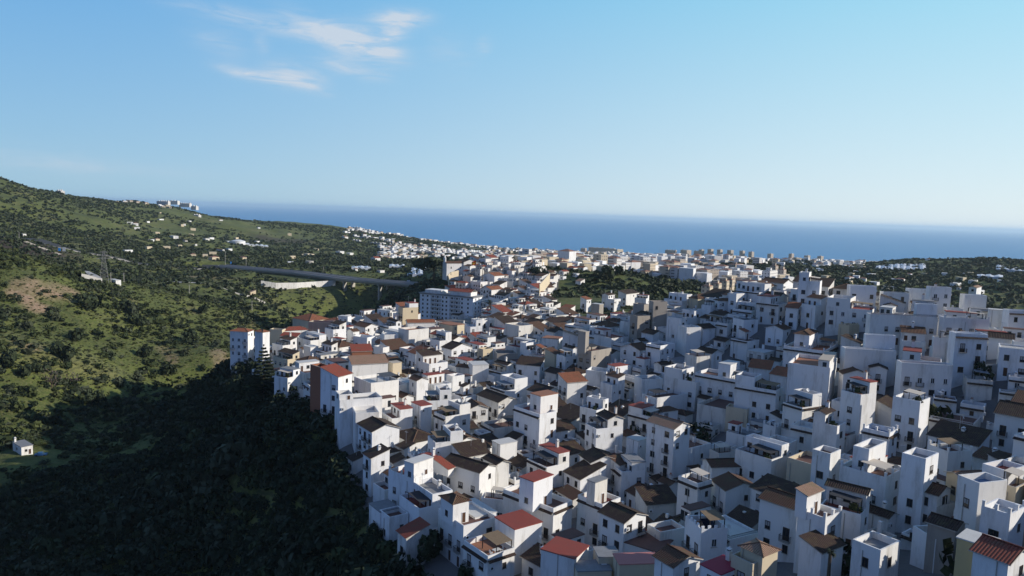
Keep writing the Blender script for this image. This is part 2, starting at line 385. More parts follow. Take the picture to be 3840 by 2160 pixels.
cm = math_(nt, 'MULTIPLY', math_(nt, 'MINIMUM', math_(nt, 'MULTIPLY', math_(nt, 'MULTIPLY', total, fb), 1.75), .9), 1.0)
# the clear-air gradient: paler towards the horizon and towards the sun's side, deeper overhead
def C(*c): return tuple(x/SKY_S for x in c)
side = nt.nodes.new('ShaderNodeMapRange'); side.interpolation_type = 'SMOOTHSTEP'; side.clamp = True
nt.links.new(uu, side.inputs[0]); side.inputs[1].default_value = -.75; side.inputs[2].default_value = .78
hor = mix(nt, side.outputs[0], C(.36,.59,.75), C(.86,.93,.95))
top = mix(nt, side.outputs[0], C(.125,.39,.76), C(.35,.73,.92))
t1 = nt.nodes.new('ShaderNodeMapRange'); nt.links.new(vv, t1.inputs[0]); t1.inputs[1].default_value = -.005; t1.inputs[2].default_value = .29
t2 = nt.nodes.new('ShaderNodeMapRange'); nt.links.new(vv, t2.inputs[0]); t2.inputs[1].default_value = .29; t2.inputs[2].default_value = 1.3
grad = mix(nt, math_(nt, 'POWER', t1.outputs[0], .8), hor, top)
grad = mix(nt, math_(nt, 'POWER', t2.outputs[0], .45), grad, C(.045,.105,.28))  # zenith, out of view, kept dim so shaded walls turn darker and bluer
# unseen sky behind the camera, dimmed and blued to deepen shade on walls
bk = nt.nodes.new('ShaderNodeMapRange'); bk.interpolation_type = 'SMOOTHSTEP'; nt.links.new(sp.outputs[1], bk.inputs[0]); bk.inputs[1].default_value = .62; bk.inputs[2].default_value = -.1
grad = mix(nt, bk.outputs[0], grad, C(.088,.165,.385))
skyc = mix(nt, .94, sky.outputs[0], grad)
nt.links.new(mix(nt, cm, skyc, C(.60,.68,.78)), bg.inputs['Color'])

# ------------------------------------------------------------------ terrain
def zone_cols():
    x, y, d, a = GX, GY, GD, _ga
    urb = in_poly(x, y, VIL).astype(float)
    # town on the plain behind the ridge
    TP = [(1900,1080,700),(2500,1080,820),(2950,1080,1050),(3000,1000,1900),(1900,1000,1700)]
    P = []
    for pxx, pyy, dd in TP:
        A = az_of(pxx, pyy); P.append((dd*math.sin(A), dd*math.cos(A)))
    urb = np.maximum(urb, in_poly(x, y, P)*.45)
    P = []
    for pxx, dd in ((1500,2300),(2000,1500),(3000,1700),(3250,2300),(3250,3350),(1500,3300)):
        A = az_of(pxx, 960); P.append((dd*math.sin(A), dd*math.cos(A)))
    urb = np.maximum(urb, in_poly(x, y, P)*.4)
    e = np.zeros_like(x); b = np.zeros_like(x)
    nz = fbm(x/14, y/14, 21, 3)
    def blob(px, py, dd, ra, rd, arr, val=1.0):
        A = az_of(px, py); q = ((a-A)*dd/ra)**2+((d-dd)/rd)**2
        np.maximum(arr, np.clip(1.35-q+nz*1.6, 0, 1)*val, out=arr)
    blob(160, 1078, 560, 17, 9, e); blob(240, 1075, 575, 9, 6, e, .8); blob(85, 1090, 548, 10, 6, e)
    blob(140, 1155, 535, 9, 9, e, .9); blob(750, 1035, 930, 40, 22, e, .55); blob(860, 1040, 940, 26, 18, e, .5)
    blob(845, 1300, 510, 8, 14, e, .8); blob(620, 1310, 530, 7, 9, e, .5); blob(110, 1420, 450, 6, 6, e, .6); blob(640, 1340, 515, 5, 9, e, .5)
    blob(330, 1060, 790, 16, 14, e, .6); blob(820, 1300, 520, 6, 14, e, .7)
    blob(40, 910, 1000, 70, 60, b); blob(-150, 900, 1000, 90, 70, b); blob(1060, 905, 2000, 90, 60, b, .8)
    e = np.maximum(e, np.clip(fbm(x/22, y/22, 31, 4)*3.2-.78, 0, .6)*(d < 700)*(1-urb))
    return urb, e, b
_U, _E, _B = zone_cols()
tm = bpy.data.meshes.new('terrain')
idx = np.arange(NA*ND).reshape(NA, ND)
quads = np.stack([idx[:-1, :-1], idx[:-1, 1:], idx[1:, 1:], idx[1:, :-1]], -1).reshape(-1, 4)[:, ::-1]
def np_mesh(me, co, faces):
    n, k = faces.shape
    me.vertices.add(len(co)); me.vertices.foreach_set('co', np.ascontiguousarray(co, np.float32).ravel())
    me.loops.add(n*k); me.loops.foreach_set('vertex_index', np.ascontiguousarray(faces, np.int32).ravel())
    me.polygons.add(n); me.polygons.foreach_set('loop_start', np.arange(0, n*k, k, dtype=np.int32))
    me.update(calc_edges=True)
np_mesh(tm, np.stack([GX.ravel(), GY.ravel(), GZ.ravel()], 1), quads[:, ::-1])
if sum(p.normal.z for p in list(tm.polygons)[:2000:50]) < 0: tm.flip_normals()
ca = tm.color_attributes.new('zone', 'FLOAT_COLOR', 'POINT')
ca.data.foreach_set('color', np.stack([_U.ravel(), _E.ravel(), _B.ravel(), np.ones(NA*ND)], 1).astype(np.float32).ravel())
tm.polygons.foreach_set('use_smooth', np.ones(len(tm.polygons), bool))
def ground(nt, bs, col):
    at_ = nt.nodes.new('ShaderNodeVertexColor'); at_.layer_name = 'zone'
    sx = nt.nodes.new('ShaderNodeSeparateColor'); nt.links.new(at_.outputs[0], sx.inputs[0])
    n1 = noise(nt, .012, 8, rough=.62); n2 = noise(nt, .11, 8, rough=.68); n3 = noise(nt, .6, 5, rough=.7)
    g = ramp(nt, n1, [(.36, (.055,.072,.02)), (.5, (.115,.138,.03)), (.64, (.185,.18,.06))])
    g = mix(nt, ramp(nt, n2, [(.46, (0,0,0)), (.68, (.8,.8,.8))]), g, (.045,.058,.02))
    g = mix(nt, ramp(nt, n3, [(.48, (0,0,0)), (.72, (.75,.75,.75))]), g, (.19,.17,.075))
    # farm terraces: level steps along the contours
    tcz = nt.nodes.new('ShaderNodeTexCoord'); sz = nt.nodes.new('ShaderNodeSeparateXYZ'); nt.links.new(tcz.outputs['Object'], sz.inputs[0])
    tz = math_(nt, 'ADD', math_(nt, 'MULTIPLY', sz.outputs[2], .42), math_(nt, 'MULTIPLY', n2, 1.6))
    tw = ramp(nt, math_(nt, 'FRACT', tz), [(.0, (0,0,0)), (.62, (0,0,0)), (.74, (1,1,1)), (.92, (1,1,1)), (1.0, (0,0,0))])
    g = mix(nt, math_(nt, 'MULTIPLY', tw, ramp(nt, n1, [(.46, (0,0,0)), (.54, (.55,.55,.55))])), g, (.055,.06,.028))
    g = mix(nt, sx.outputs[2], g, (.060,.045,.036))
    er = mix(nt, ramp(nt, n3, [(.35, (0,0,0)), (.6, (1,1,1))]), (.20,.125,.075), (.37,.26,.18))
    g = mix(nt, math_(nt, 'MULTIPLY', sx.outputs[1], ramp(nt, n2, [(.3, (.5,.5,.5)), (.55, (1,1,1))])), g, er)
    ur = mix(nt, n2, (.13,.125,.12), (.22,.205,.19))
    g = mix(nt, sx.outputs[0], g, ur)
    nt.links.new(g, bs.inputs['Base Color'])
    bp = nt.nodes.new('ShaderNodeBump'); bp.inputs['Strength'].default_value = .8; bp.inputs['Distance'].default_value = 1.2
    nt.links.new(math_(nt, 'ADD', n2, math_(nt, 'MULTIPLY', n3, .4)), bp.inputs['Height']); nt.links.new(bp.outputs[0], bs.inputs['Normal'])
M['ground'] = mat('hillside_ground', (.06,.08,.02), .95, ground)
tm.materials.append(M['ground'])
tag(put('terrain', tm), kind='structure')

# sea: one sheet to the horizon
def seamat(nt, bs, col):
    bs.inputs['Roughness'].default_value = .42; bs.inputs['Specular IOR Level'].default_value = .28
    c = nt.nodes.new('ShaderNodeTexCoord'); mp = nt.nodes.new('ShaderNodeMapping'); mp.inputs['Scale'].default_value = (.004, .012, .01)
    nt.links.new(c.outputs['Object'], mp.inputs[0])
    n1 = noise(nt, 1, 8, vec=mp.outputs[0], rough=.65)
    nt.links.new(mix(nt, ramp(nt, n1, [(.35, (0,0,0)), (.65, (1,1,1))]), (.055,.235,.47), (.085,.29,.54)), bs.inputs['Base Color'])
    n2 = noise(nt, .08, 6, rough=.7)
    bp = nt.nodes.new('ShaderNodeBump'); bp.inputs['Strength'].default_value = 1.0; bp.inputs['Distance'].default_value = 6
    nt.links.new(n2, bp.inputs['Height']); nt.links.new(bp.outputs[0], bs.inputs['Normal'])
M['sea'] = mat('sea_water', (.02,.09,.2), .4, seamat)
sb = MB()
rings = [900*1.32**k for k in range(19)]; NS = 72
for k in range(len(rings)-1):
    for t in range(NS):
        a0, a1 = R(-100)+R(200)*t/NS, R(-100)+R(200)*(t+1)/NS
        sb.face([(rings[k]*math.sin(a1), rings[k]*math.cos(a1), 0), (rings[k]*math.sin(a0), rings[k]*math.cos(a0), 0), (rings[k+1]*math.sin(a0), rings[k+1]*math.cos(a0), 0), (rings[k+1]*math.sin(a1), rings[k+1]*math.cos(a1), 0)], M['sea'])
sea = tag(sb.build('sea'), kind='structure')
if sea.data.polygons[0].normal.z < 0: sea.data.flip_normals()
SEA_R = rings[-1]

# haze
hz = bpy.data.materials.new('sea_haze'); hz.use_nodes = True; hn = hz.node_tree; hn.nodes.remove(hn.nodes['Principled BSDF'])
pv = hn.nodes.new('ShaderNodeVolumePrincipled'); pv.inputs['Density'].default_value = 3.8e-5; pv.inputs['Color'].default_value = (.74,.90,.97,1); pv.inputs['Anisotropy'].default_value = .2
hn.links.new(pv.outputs[0], hn.nodes['Material Output'].inputs['Volume'])
hb = MB(); e = SEA_R+500; hb.box(-e, -6000, -75, e, e, 262, hz)
HAZE_OBJ = tag(hb.build('haze'), kind='stuff')
# ------------------------------------------------------------------ house kit
WALLW = {'W': 'white', 'O': 'weathered white', 'C': 'cream', 'G': 'grey-beige', 'B': 'brick-red', 'Y': 'yellow'}
FLOORW = {'r': 'red-painted', 't': 'terracotta', 'g': 'grey', 'w': 'pale', 'b': 'dark brown', 'c': 'sandy', 'm': 'magenta', 'u': 'blue', 's': 'salmon'}
TILEW = {'d': 'dark mossy', 'b': 'brown', 'o': 'orange', 'p': 'pale', 'r': 'red'}
HOUSES = []          # dicts: root, W, L, h, px bbox, spec
_mesh_cache = {}
def cached(key, fn):
    if key not in _mesh_cache: _mesh_cache[key] = fn()
    return _mesh_cache[key]
def win_mesh(kind, rnd=0):
    # local: x along wall (0..1), z up (0..1), wall plane y=0, outside is -y ; scaled per window
    b = MB(); fm = M['wframe'] if rnd == 1 else M['frame']
    b.box(0, -.06, 0, .1, 0.0, 1, fm); b.box(.9, -.06, 0, 1, 0.0, 1, fm); b.box(.1, -.06, .92, .9, 0.0, 1, fm); b.box(.1, -.06, 0, .9, 0.0, .07, fm)
    b.box(.46, -.05, .07, .54, 0.0, .92, fm)
    b.box(-.1, -.14, -.06, 1.1, 0.0, -.002, M['cap'])
    if rnd == 2: b.box(.1, -.045, .42, .9, -.028, .919, M['shutter'])
    if kind == 'door': b.box(.1, -.045, .07, .9, -.028, .35, fm)
    return b.mesh('window')
def pane_mesh():
    b = MB(); b.box(.1, -.025, .07, .9, -.0, .92, M['glass']); return b.mesh('pane')
def far_win_mesh():
    b = MB(); b.box(0, -.05, 0, 1, 0, 1, M['glass']); b.box(-.1, -.12, -.06, 1.1, 0, -.002, M['cap']); return b.mesh('window')
def door_mesh():
    b = MB(); b.box(0, -.07, 0, .1, 0, 1, M['wframe']); b.box(.9, -.07, 0, 1, 0, 1, M['wframe']); b.box(.1, -.07, .95, .9, 0, 1, M['wframe']); b.box(.1, -.035, 0, .9, 0, .95, M['door']); return b.mesh('door')
def ac_mesh():
    b = MB(); b.box(0, -.32, 0, .85, -.03, .6, M['acwhite']); b.cyl((.3, -.325, .3), (.3, -.335, .3), .22, .22, M['iron'], 10); b.box(.05, -.3, -.08, .1, 0, -.002, M['iron']); b.box(.75, -.3, -.08, .8, 0, -.002, M['iron']); return b.mesh('air_conditioner')
def chimney_mesh(kind):
    b = MB()
    if kind == 0:
        b.box(-.3, -.3, 0, .3, .3, 1.3, M['W']); b.box(-.38, -.38, 1.3, .38, .38, 1.4, M['W']); b.box(-.2, -.2, 1.4, .2, .2, 1.62, M['iron']); b.box(-.34, -.34, 1.62, .34, .34, 1.72, M['W'])
        b.face([(-.34,-.34,1.722),(.34,-.34,1.722),(0,0,2.0)], M['W']); b.face([(.34,-.34,1.722),(.34,.34,1.722),(0,0,2.0)], M['W']); b.face([(.34,.34,1.722),(-.34,.34,1.722),(0,0,2.0)], M['W']); b.face([(-.34,.34,1.722),(-.34,-.34,1.722),(0,0,2.0)], M['W'])
    else:
        b.box(-.25, -.35, 0, .25, .35, 1.5, M['W']); b.box(-.32, -.42, 1.5, .32, .42, 1.62, M['cap']); b.cyl((0,-.12,1.62),(0,-.12,2.0),.1,.1,M['ft'],8); b.cyl((0,.15,1.62),(0,.15,1.95),.1,.1,M['ft'],8)
    return b.mesh('chimney')
def dish_mesh():
    b = MB(); b.cyl((0,0,0),(0,0,1.2),.03,.03,M['steel'],6)
    c = Vector((0,-.1,1.3)); n = Vector((.3,-.85,.42)).normalized(); a = n.cross(Vector((0,0,1))).normalized(); u = a.cross(n)
    rings = [(0,-.10),(.22,-.07),(.45,0)]
    for k in range(2):
        for t in range(10):
            q = []
            for (r, h), tt in (((rings[k]), t), ((rings[k+1]), t), ((rings[k+1]), t+1), ((rings[k]), t+1)):
                th = 2*math.pi*tt/10; q.append(c + a*(r*math.cos(th)) + u*(r*math.sin(th)) + n*h)
            b.face(q if k else q[1:], M['acwhite'])
    b.cyl(c, c+n*.45, .015, .015, M['steel'], 4); return b.mesh('satellite_dish')
def antenna_mesh():
    b = MB(); b.cyl((0,0,0),(0,0,3.2),.035,.025,M['steel'],6); b.bar((-.6,0,2.9),(.6,0,2.9),.03,M['steel'])
    for k in range(6): b.bar((-.55+k*.22,-.35+k*.03,2.9),(-.55+k*.22,.35-k*.03,2.9),.02,M['steel'])
    return b.mesh('antenna')
def solar_mesh():
    b = MB(); b.face([(-1,-.9,.15),(1,-.9,.15),(1,.7,1.1),(-1,.7,1.1)], M['solar']); b.face([(-1,.7,1.06),(1,.7,1.06),(1,-.9,.11),(-1,-.9,.11)], M['steel'])
    b.cyl((-1.1,.85,1.3),(1.1,.85,1.3),.28,.28,M['acwhite'],12); b.bar((-.8,.7,0),(-.8,.8,1.1),.06,M['steel']); b.bar((.8,.7,0),(.8,.8,1.1),.06,M['steel']); return b.mesh('solar_heater')
def tank_mesh():
    b = MB(); b.cyl((0,0,0),(0,0,1.1),.45,.45,M['cap'],12); b.cyl((0,0,1.1),(0,0,1.25),.45,.2,M['cap'],12); return b.mesh('water_tank')

def wall_frame(face, W, L):
    """matrix for a wall face: local x along wall, -y outwards"""
    if face == 'R': return Matrix.Identity(4)                               # plane y=0, normal -y, x along +X
    if face == 'L': return Matrix.Translation((0, L, 0)) @ Matrix.Rotation(-math.pi/2, 4, 'Z')   # plane x=0, runs from far-left corner to front corner
    if face == 'B': return Matrix.Translation((W, L, 0)) @ Matrix.Rotation(math.pi, 4, 'Z')
    return Matrix.Translation((W, 0, 0)) @ Matrix.Rotation(math.pi/2, 4, 'Z')   # 'E' plane x=W
def on_wall(name, me, parent, face, W, L, x, z, sx=1, sz=1):
    o = bpy.data.objects.new(name, me); COL.objects.link(o); o.parent = parent
    o.matrix_local = wall_frame(face, W, L) @ Matrix.Translation((x, 0, z)) @ Matrix.Diagonal((sx, 1, sz, 1)); return o

def window(parent, face, W, L, x, z, w, h, near, kind='win', rnd=0):
    if near:
        o = on_wall('window', cached(('w', kind, rnd), lambda: win_mesh(kind, rnd)), parent, face, W, L, x, z, w, h)
        p = bpy.data.objects.new('pane', cached('pane', pane_mesh)); COL.objects.link(p); p.parent = o
    else:
        o = on_wall('window', cached('fw', far_win_mesh), parent, face, W, L, x, z, w, h)
    return o
def balcony(parent, face, W, L, x, z, w):
    b = MB(); b.box(0, -.7, -.12, w, 0, 0, M['cap'])
    b.box(0, -.7, .9, w, -.66, .95, M['iron'])
    for t in range(int(w/.16)+1): b.box(min(t*.16, w-.025), -.69, .002, min(t*.16, w-.025)+.025, -.665, .898, M['iron'])
    for xx in (0, w-.03):
        b.box(xx, -.66, .9, xx+.03, 0, .95, M['iron'])
        for t in range(4): b.box(xx, -.6+t*.17, .002, xx+.025, -.575+t*.17, .898, M['iron'])
    return on_wall('balcony', b.mesh('balcony'), parent, face, W, L, x, z)

def tiled_quad(b, pts, m, udir):
    """pts: eave0, eave1, top1, top0"""
    e0, e1, t1, t0 = [Vector(p) for p in pts]; u = (e1-e0).normalized()
    uv = [((p-e0).dot(u), (p-e0-u*(p-e0).dot(u)).length) for p in (e0, e1, t1, t0)]
    b.face(pts, m, uv)
def tiled_tri(b, e0, e1, t, m):
    e0, e1, t = Vector(e0), Vector(e1), Vector(t); u = (e1-e0).normalized()
    b.face([e0, e1, t], m, [((p-e0).dot(u), (p-e0-u*(p-e0).dot(u)).length) for p in (e0, e1, t)])
def roof_pitched(kind, W, L, h, m, pitch=.36, ov=.35):
    b = MB(); th = .14
    if kind == 'Gx':
        r = h + L/2*pitch; z = h-ov*pitch
        for dz, rev in ((th, 0), (0, 1)):
            A = [(-ov,-ov,z+dz),(W+ov,-ov,z+dz),(W+ov,L/2,r+dz),(-ov,L/2,r+dz)]; B = [(W+ov,L+ov,z+dz),(-ov,L+ov,z+dz),(-ov,L/2,r+dz),(W+ov,L/2,r+dz)]
            for q in (A, B):
                if rev: b.face(q[::-1], M['cap'])
                else: tiled_quad(b, q, m, 0)
        for x in (-ov, W+ov):
            b.face([(x,-ov,z),(x,-ov,z+th),(x,L/2,r+th),(x,L/2,r)], M['cap']); b.face([(x,L+ov,z),(x,L+ov,z+th),(x,L/2,r+th),(x,L/2,r)], M['cap'])
        b.face([(-ov,-ov,z),(W+ov,-ov,z),(W+ov,-ov,z+th),(-ov,-ov,z+th)], M['cap']); b.face([(-ov,L+ov,z),(W+ov,L+ov,z),(W+ov,L+ov,z+th),(-ov,L+ov,z+th)], M['cap'])
        b.cyl((-ov,L/2,r+th),(W+ov,L/2,r+th),.14,.14,m,6)
        top = r+th
    elif kind == 'Gy':
        r = h + W/2*pitch; z = h-ov*pitch
        for dz, rev in ((th, 0), (0, 1)):
            A = [(-ov,L+ov,z+dz),(-ov,-ov,z+dz),(W/2,-ov,r+dz),(W/2,L+ov,r+dz)]; B = [(W+ov,-ov,z+dz),(W+ov,L+ov,z+dz),(W/2,L+ov,r+dz),(W/2,-ov,r+dz)]
            for q in (A, B):
                if rev: b.face(q[::-1], M['cap'])
                else: tiled_quad(b, q, m, 0)
        for y in (-ov, L+ov):
            b.face([(-ov,y,z),(-ov,y,z+th),(W/2,y,r+th),(W/2,y,r)], M['cap']); b.face([(W+ov,y,z),(W+ov,y,z+th),(W/2,y,r+th),(W/2,y,r)], M['cap'])
        b.face([(-ov,-ov,z),(-ov,L+ov,z),(-ov,L+ov,z+th),(-ov,-ov,z+th)], M['cap']); b.face([(W+ov,-ov,z),(W+ov,L+ov,z),(W+ov,L+ov,z+th),(W+ov,-ov,z+th)], M['cap'])
        b.cyl((W/2,-ov,r+th),(W/2,L+ov,r+th),.14,.14,m,6)
        top = r+th
    elif kind in ('Al', 'Ar'):      # single pitch falling towards the left face / the right face
        rise = (W if kind == 'Al' else L)*.30
        for dz, rev in ((th, 0), (0, 1)):
            if kind == 'Al': q = [(-ov,L+ov,h-ov*.3+dz),(-ov,-ov,h-ov*.3+dz),(W+.05,-ov,h+rise+dz),(W+.05,L+ov,h+rise+dz)]
            else: q = [(-ov,-ov,h-ov*.3+dz),(W+ov,-ov,h-ov*.3+dz),(W+ov,L+.05,h+rise+dz),(-ov,L+.05,h+rise+dz)]
            if rev: b.face(q[::-1], M['cap']); lo = q
            else: tiled_quad(b, q, m, 0); hi = q
        for k in range(4): b.face([lo[k], lo[(k+1) % 4], hi[(k+1) % 4], hi[k]], M['cap'])
        top = h+rise+th
    else:                           # hip
        s = min(W, L)/2; r = h + s*pitch*1.1; z = h-.1
        c = [(-ov,-ov,z),(W+ov,-ov,z),(W+ov,L+ov,z),(-ov,L+ov,z)]
        p0, p1 = ((s, L/2, r), (W-s+.01, L/2, r)) if W >= L else ((W/2, s, r), (W/2, L-s+.01, r))
        if W >= L: tiled_quad(b, [c[0], c[1], p1, p0], m, 0); tiled_tri(b, c[1], c[2], p1, m); tiled_quad(b, [c[2], c[3], p0, p1], m, 0); tiled_tri(b, c[3], c[0], p0, m)
        else: tiled_tri(b, c[0], c[1], p0, m); tiled_quad(b, [c[1], c[2], p1, p0], m, 0); tiled_tri(b, c[2], c[3], p1, m); tiled_quad(b, [c[3], c[0], p0, p1], m, 0)
        b.face(c[::-1], M['cap'])
        for k, pk in ((0, p0), (1, p1 if W >= L else p0), (2, p1), (3, p0 if W >= L else p1)): b.cyl(c[k], pk, .12, .12, M['tp'], 5)
        b.cyl(p0, p1, .12, .12, M['tp'], 5)
        top = r
    return b, top
def wall_body(W, L, z0, h, wm, roof, par, floorm):
    """walls; flat roofs get a parapet ring"""
    b = MB(); t = .22
    if roof[0] == 'F':
        zt = h-par
        b.face([(0,0,z0),(W,0,z0),(W,0,h),(0,0,h)], wm); b.face([(W,0,z0),(W,L,z0),(W,L,h),(W,0,h)], wm); b.face([(W,L,z0),(0,L,z0),(0,L,h),(W,L,h)], wm); b.face([(0,L,z0),(0,0,z0),(0,0,h),(0,L,h)], wm)
        i = [(t,t),(W-t,t),(W-t,L-t),(t,L-t)]; o = [(0,0),(W,0),(W,L),(0,L)]
        for k in range(4):
            j = (k+1) % 4
            b.face([(*o[k],h),(*o[j],h),(*i[j],h),(*i[k],h)], M['cap'] if wm is not M['W'] else wm); b.face([(*i[k],h),(*i[j],h),(*i[j],zt-.05),(*i[k],zt-.05)], wm)
    elif roof[0] == 'S':
        b.box(0, 0, z0, W, L, h, wm)
    elif roof == 'Gx' or roof == 'Gy':
        b.box(0, 0, z0, W, L, h-.01, wm)
        if roof == 'Gx':
            r = h+L/2*.36
            for x in (0, W): b.face([(x,0,h-.012),(x,L,h-.012),(x,L/2,r-.02)], wm)
        else:
            r = h+W/2*.36
            for y in (0, L): b.face([(0,y,h-.012),(W,y,h-.012),(W/2,y,r-.02)], wm)
    elif roof in ('Al', 'Ar'):
        rise = (W if roof == 'Al' else L)*.30; b.box(0, 0, z0, W, L, h-.01, wm)
        if roof == 'Al':
            for y in (0, L): b.face([(0,y,h-.012),(W,y,h-.012),(W,y,h+rise-.02)], wm)
            b.face([(W,0,h-.012),(W,L,h-.012),(W,L,h+rise-.02),(W,0,h+rise-.02)], wm)
        else:
            for x in (0, W): b.face([(x,0,h-.012),(x,L,h-.012),(x,L,h+rise-.02)], wm)
            b.face([(0,L,h-.012),(W,L,h-.012),(W,L,h+rise-.02),(0,L,h+rise-.02)], wm)
    else: b.box(0, 0, z0, W, L, h-.1, wm)
    return b
RAIL = [False]
def volume(parent, W, L, z0, h, wm, roof, rc, crenel=False, name='wall', loc=(0,0,0)):
    """one block with its own roof; a block named otherwise than wall carries its roof as its own child"""
    par = .95 if name != 'wall' or not RAIL[0] else .42
    w_ = wall_body(W, L, z0, h, M[wm], roof, par, None)
    if crenel:
        n = max(2, int(W/1.0)); m_ = max(2, int(L/1.0))
        for k in range(n): w_.box(k*W/n, 0.003, h+.002, k*W/n+.5, .22, h+.55, M[wm])
        for k in range(1, m_): w_.box(.003, k*L/m_, h+.002, .22, k*L/m_+.5, h+.55, M[wm])
    wo = w_.build(name, parent, loc); pr = parent if name == 'wall' and loc == (0,0,0) else wo
    if roof[0] == 'F':
        b = MB(); b.box(.225, .225, h-par-.2, W-.225, L-.225, h-par, M['f'+rc]); b.build('terrace_floor', pr); return wo, h-par
    if roof[0] == 'S':
        b = MB(); b.box(-.12, -.12, h+.002, W+.12, L+.12, h+.16, M['f'+rc]); b.build('roof', pr); return wo, h+.16
    b, top = roof_pitched(roof, W, L, h, M['t'+rc]); b.build('roof', pr); return wo, top
def eave_strip(parent, face, W, L, z, tm):
    n = W if face in 'RB' else L; b = MB()
    tiled_quad(b, [(0,-.5,z-.18),(n,-.5,z-.18),(n,-.003,z+.08),(0,-.003,z+.08)], M[tm], 0); b.face([(0,-.5,z-.28),(n,-.5,z-.28),(n,-.5,z-.18),(0,-.5,z-.18)], M['td']); b.face([(0,-.003,z-.18),(n,-.003,z-.18),(n,-.5,z-.28),(0,-.5,z-.28)], M['cap'])
    for x in (0, n): b.face([(x,-.5,z-.28),(x,-.5,z-.18),(x,-.003,z+.08),(x,-.003,z-.18)], M['cap'])
    return on_wall('tiled_eave', b.mesh('tiled_eave'), parent, face, W, L, 0, 0)
def canopy(parent, x0, y0, x1, y1, z, hgt, kind, name='canopy'):
    b = MB(); mt = {'k': 'canopy', 'K': 'dcanopy', 'q': 'gcanopy', 'm': 'bamboo', 'a': 'fs', 'o': 'wood'}[kind]; pm = M['iron'] if kind in 'Kkqm' else M['rail']
    z1 = z+hgt; sl = .25
    b.face([(x0,y0,z1-sl),(x1,y0,z1-sl),(x1,y1,z1),(x0,y1,z1)], M[mt]); b.face([(x0,y1,z1-.06),(x1,y1,z1-.06),(x1,y0,z1-sl-.06),(x0,y0,z1-sl-.06)], M[mt])
    q = [(x0,y0,z1-sl),(x1,y0,z1-sl),(x1,y1,z1),(x0,y1,z1)]
    for k in range(4):
        p, r = q[k], q[(k+1) % 4]; b.face([(p[0],p[1],p[2]-.06),(r[0],r[1],r[2]-.06), r, p], M[mt])
    o = b.build(name, parent)
    for (px, py, pz) in ((x0+.1,y0+.1,z1-sl-.06),(x1-.1,y0+.1,z1-sl-.06),(x1-.1,y1-.1,z1-.09),(x0+.1,y1-.1,z1-.09)):
        pb = MB(); pb.box(px-.06, py-.06, z, px+.06, py+.06, pz, pm); pb.build('post', o)
    return o
def railing(parent, face, W, L, x0, x1, z, h, m):
    b = MB(); b.box(x0, .08, z+h-.06, x1, .13, z+h, m); b.box(x0, .08, z+.08, x1, .12, z+.12, m)
    n = max(2, int((x1-x0)/.22))
    for k in range(n+1): xx = x0+(x1-x0-.03)*k/n; b.box(xx, .085, z+.121, xx+.03, .125, z+h-.061, m)
    return on_wall('railing', b.mesh('railing'), parent, face, W, L, 0, 0)

def facade(root, rnd, face, W, L, z0, z1, near, dens, bal):
    n_ = W if face in 'RB' else L
    if n_ < 2.2: return
    floors = max(1, int((z1-z0)/2.9)); bays = max(1, int(n_/2.7)); step = n_/bays
    styl = rnd.choice((0, 0, 0, 2, 1))
    for f in range(floors):
        for k in range(bays):
            if rnd.random() > dens: continue
            z = z0+f*2.9; x = (k+.5)*step
            st_ = styl if rnd.random() < .7 else rnd.choice((0, 2))
            if f == 0 and rnd.random() < .4 and near:
                on_wall('door', cached('door', door_mesh), root, face, W, L, x-.5, z+.02, 1.0, 2.1)
            elif f > 0 and rnd.random() < bal:
                window(root, face, W, L, x-.55, z+.05, 1.1, 2.1, near, 'door', st_)
                if near: balcony(root, face, W, L, max(.05, x-.85), z, min(1.7, n_-.1))
            else:
                ww = rnd.choice((.9, 1.05, 1.25)); window(root, face, W, L, x-ww/2, z+.85, ww, 1.35, near, 'win', st_)

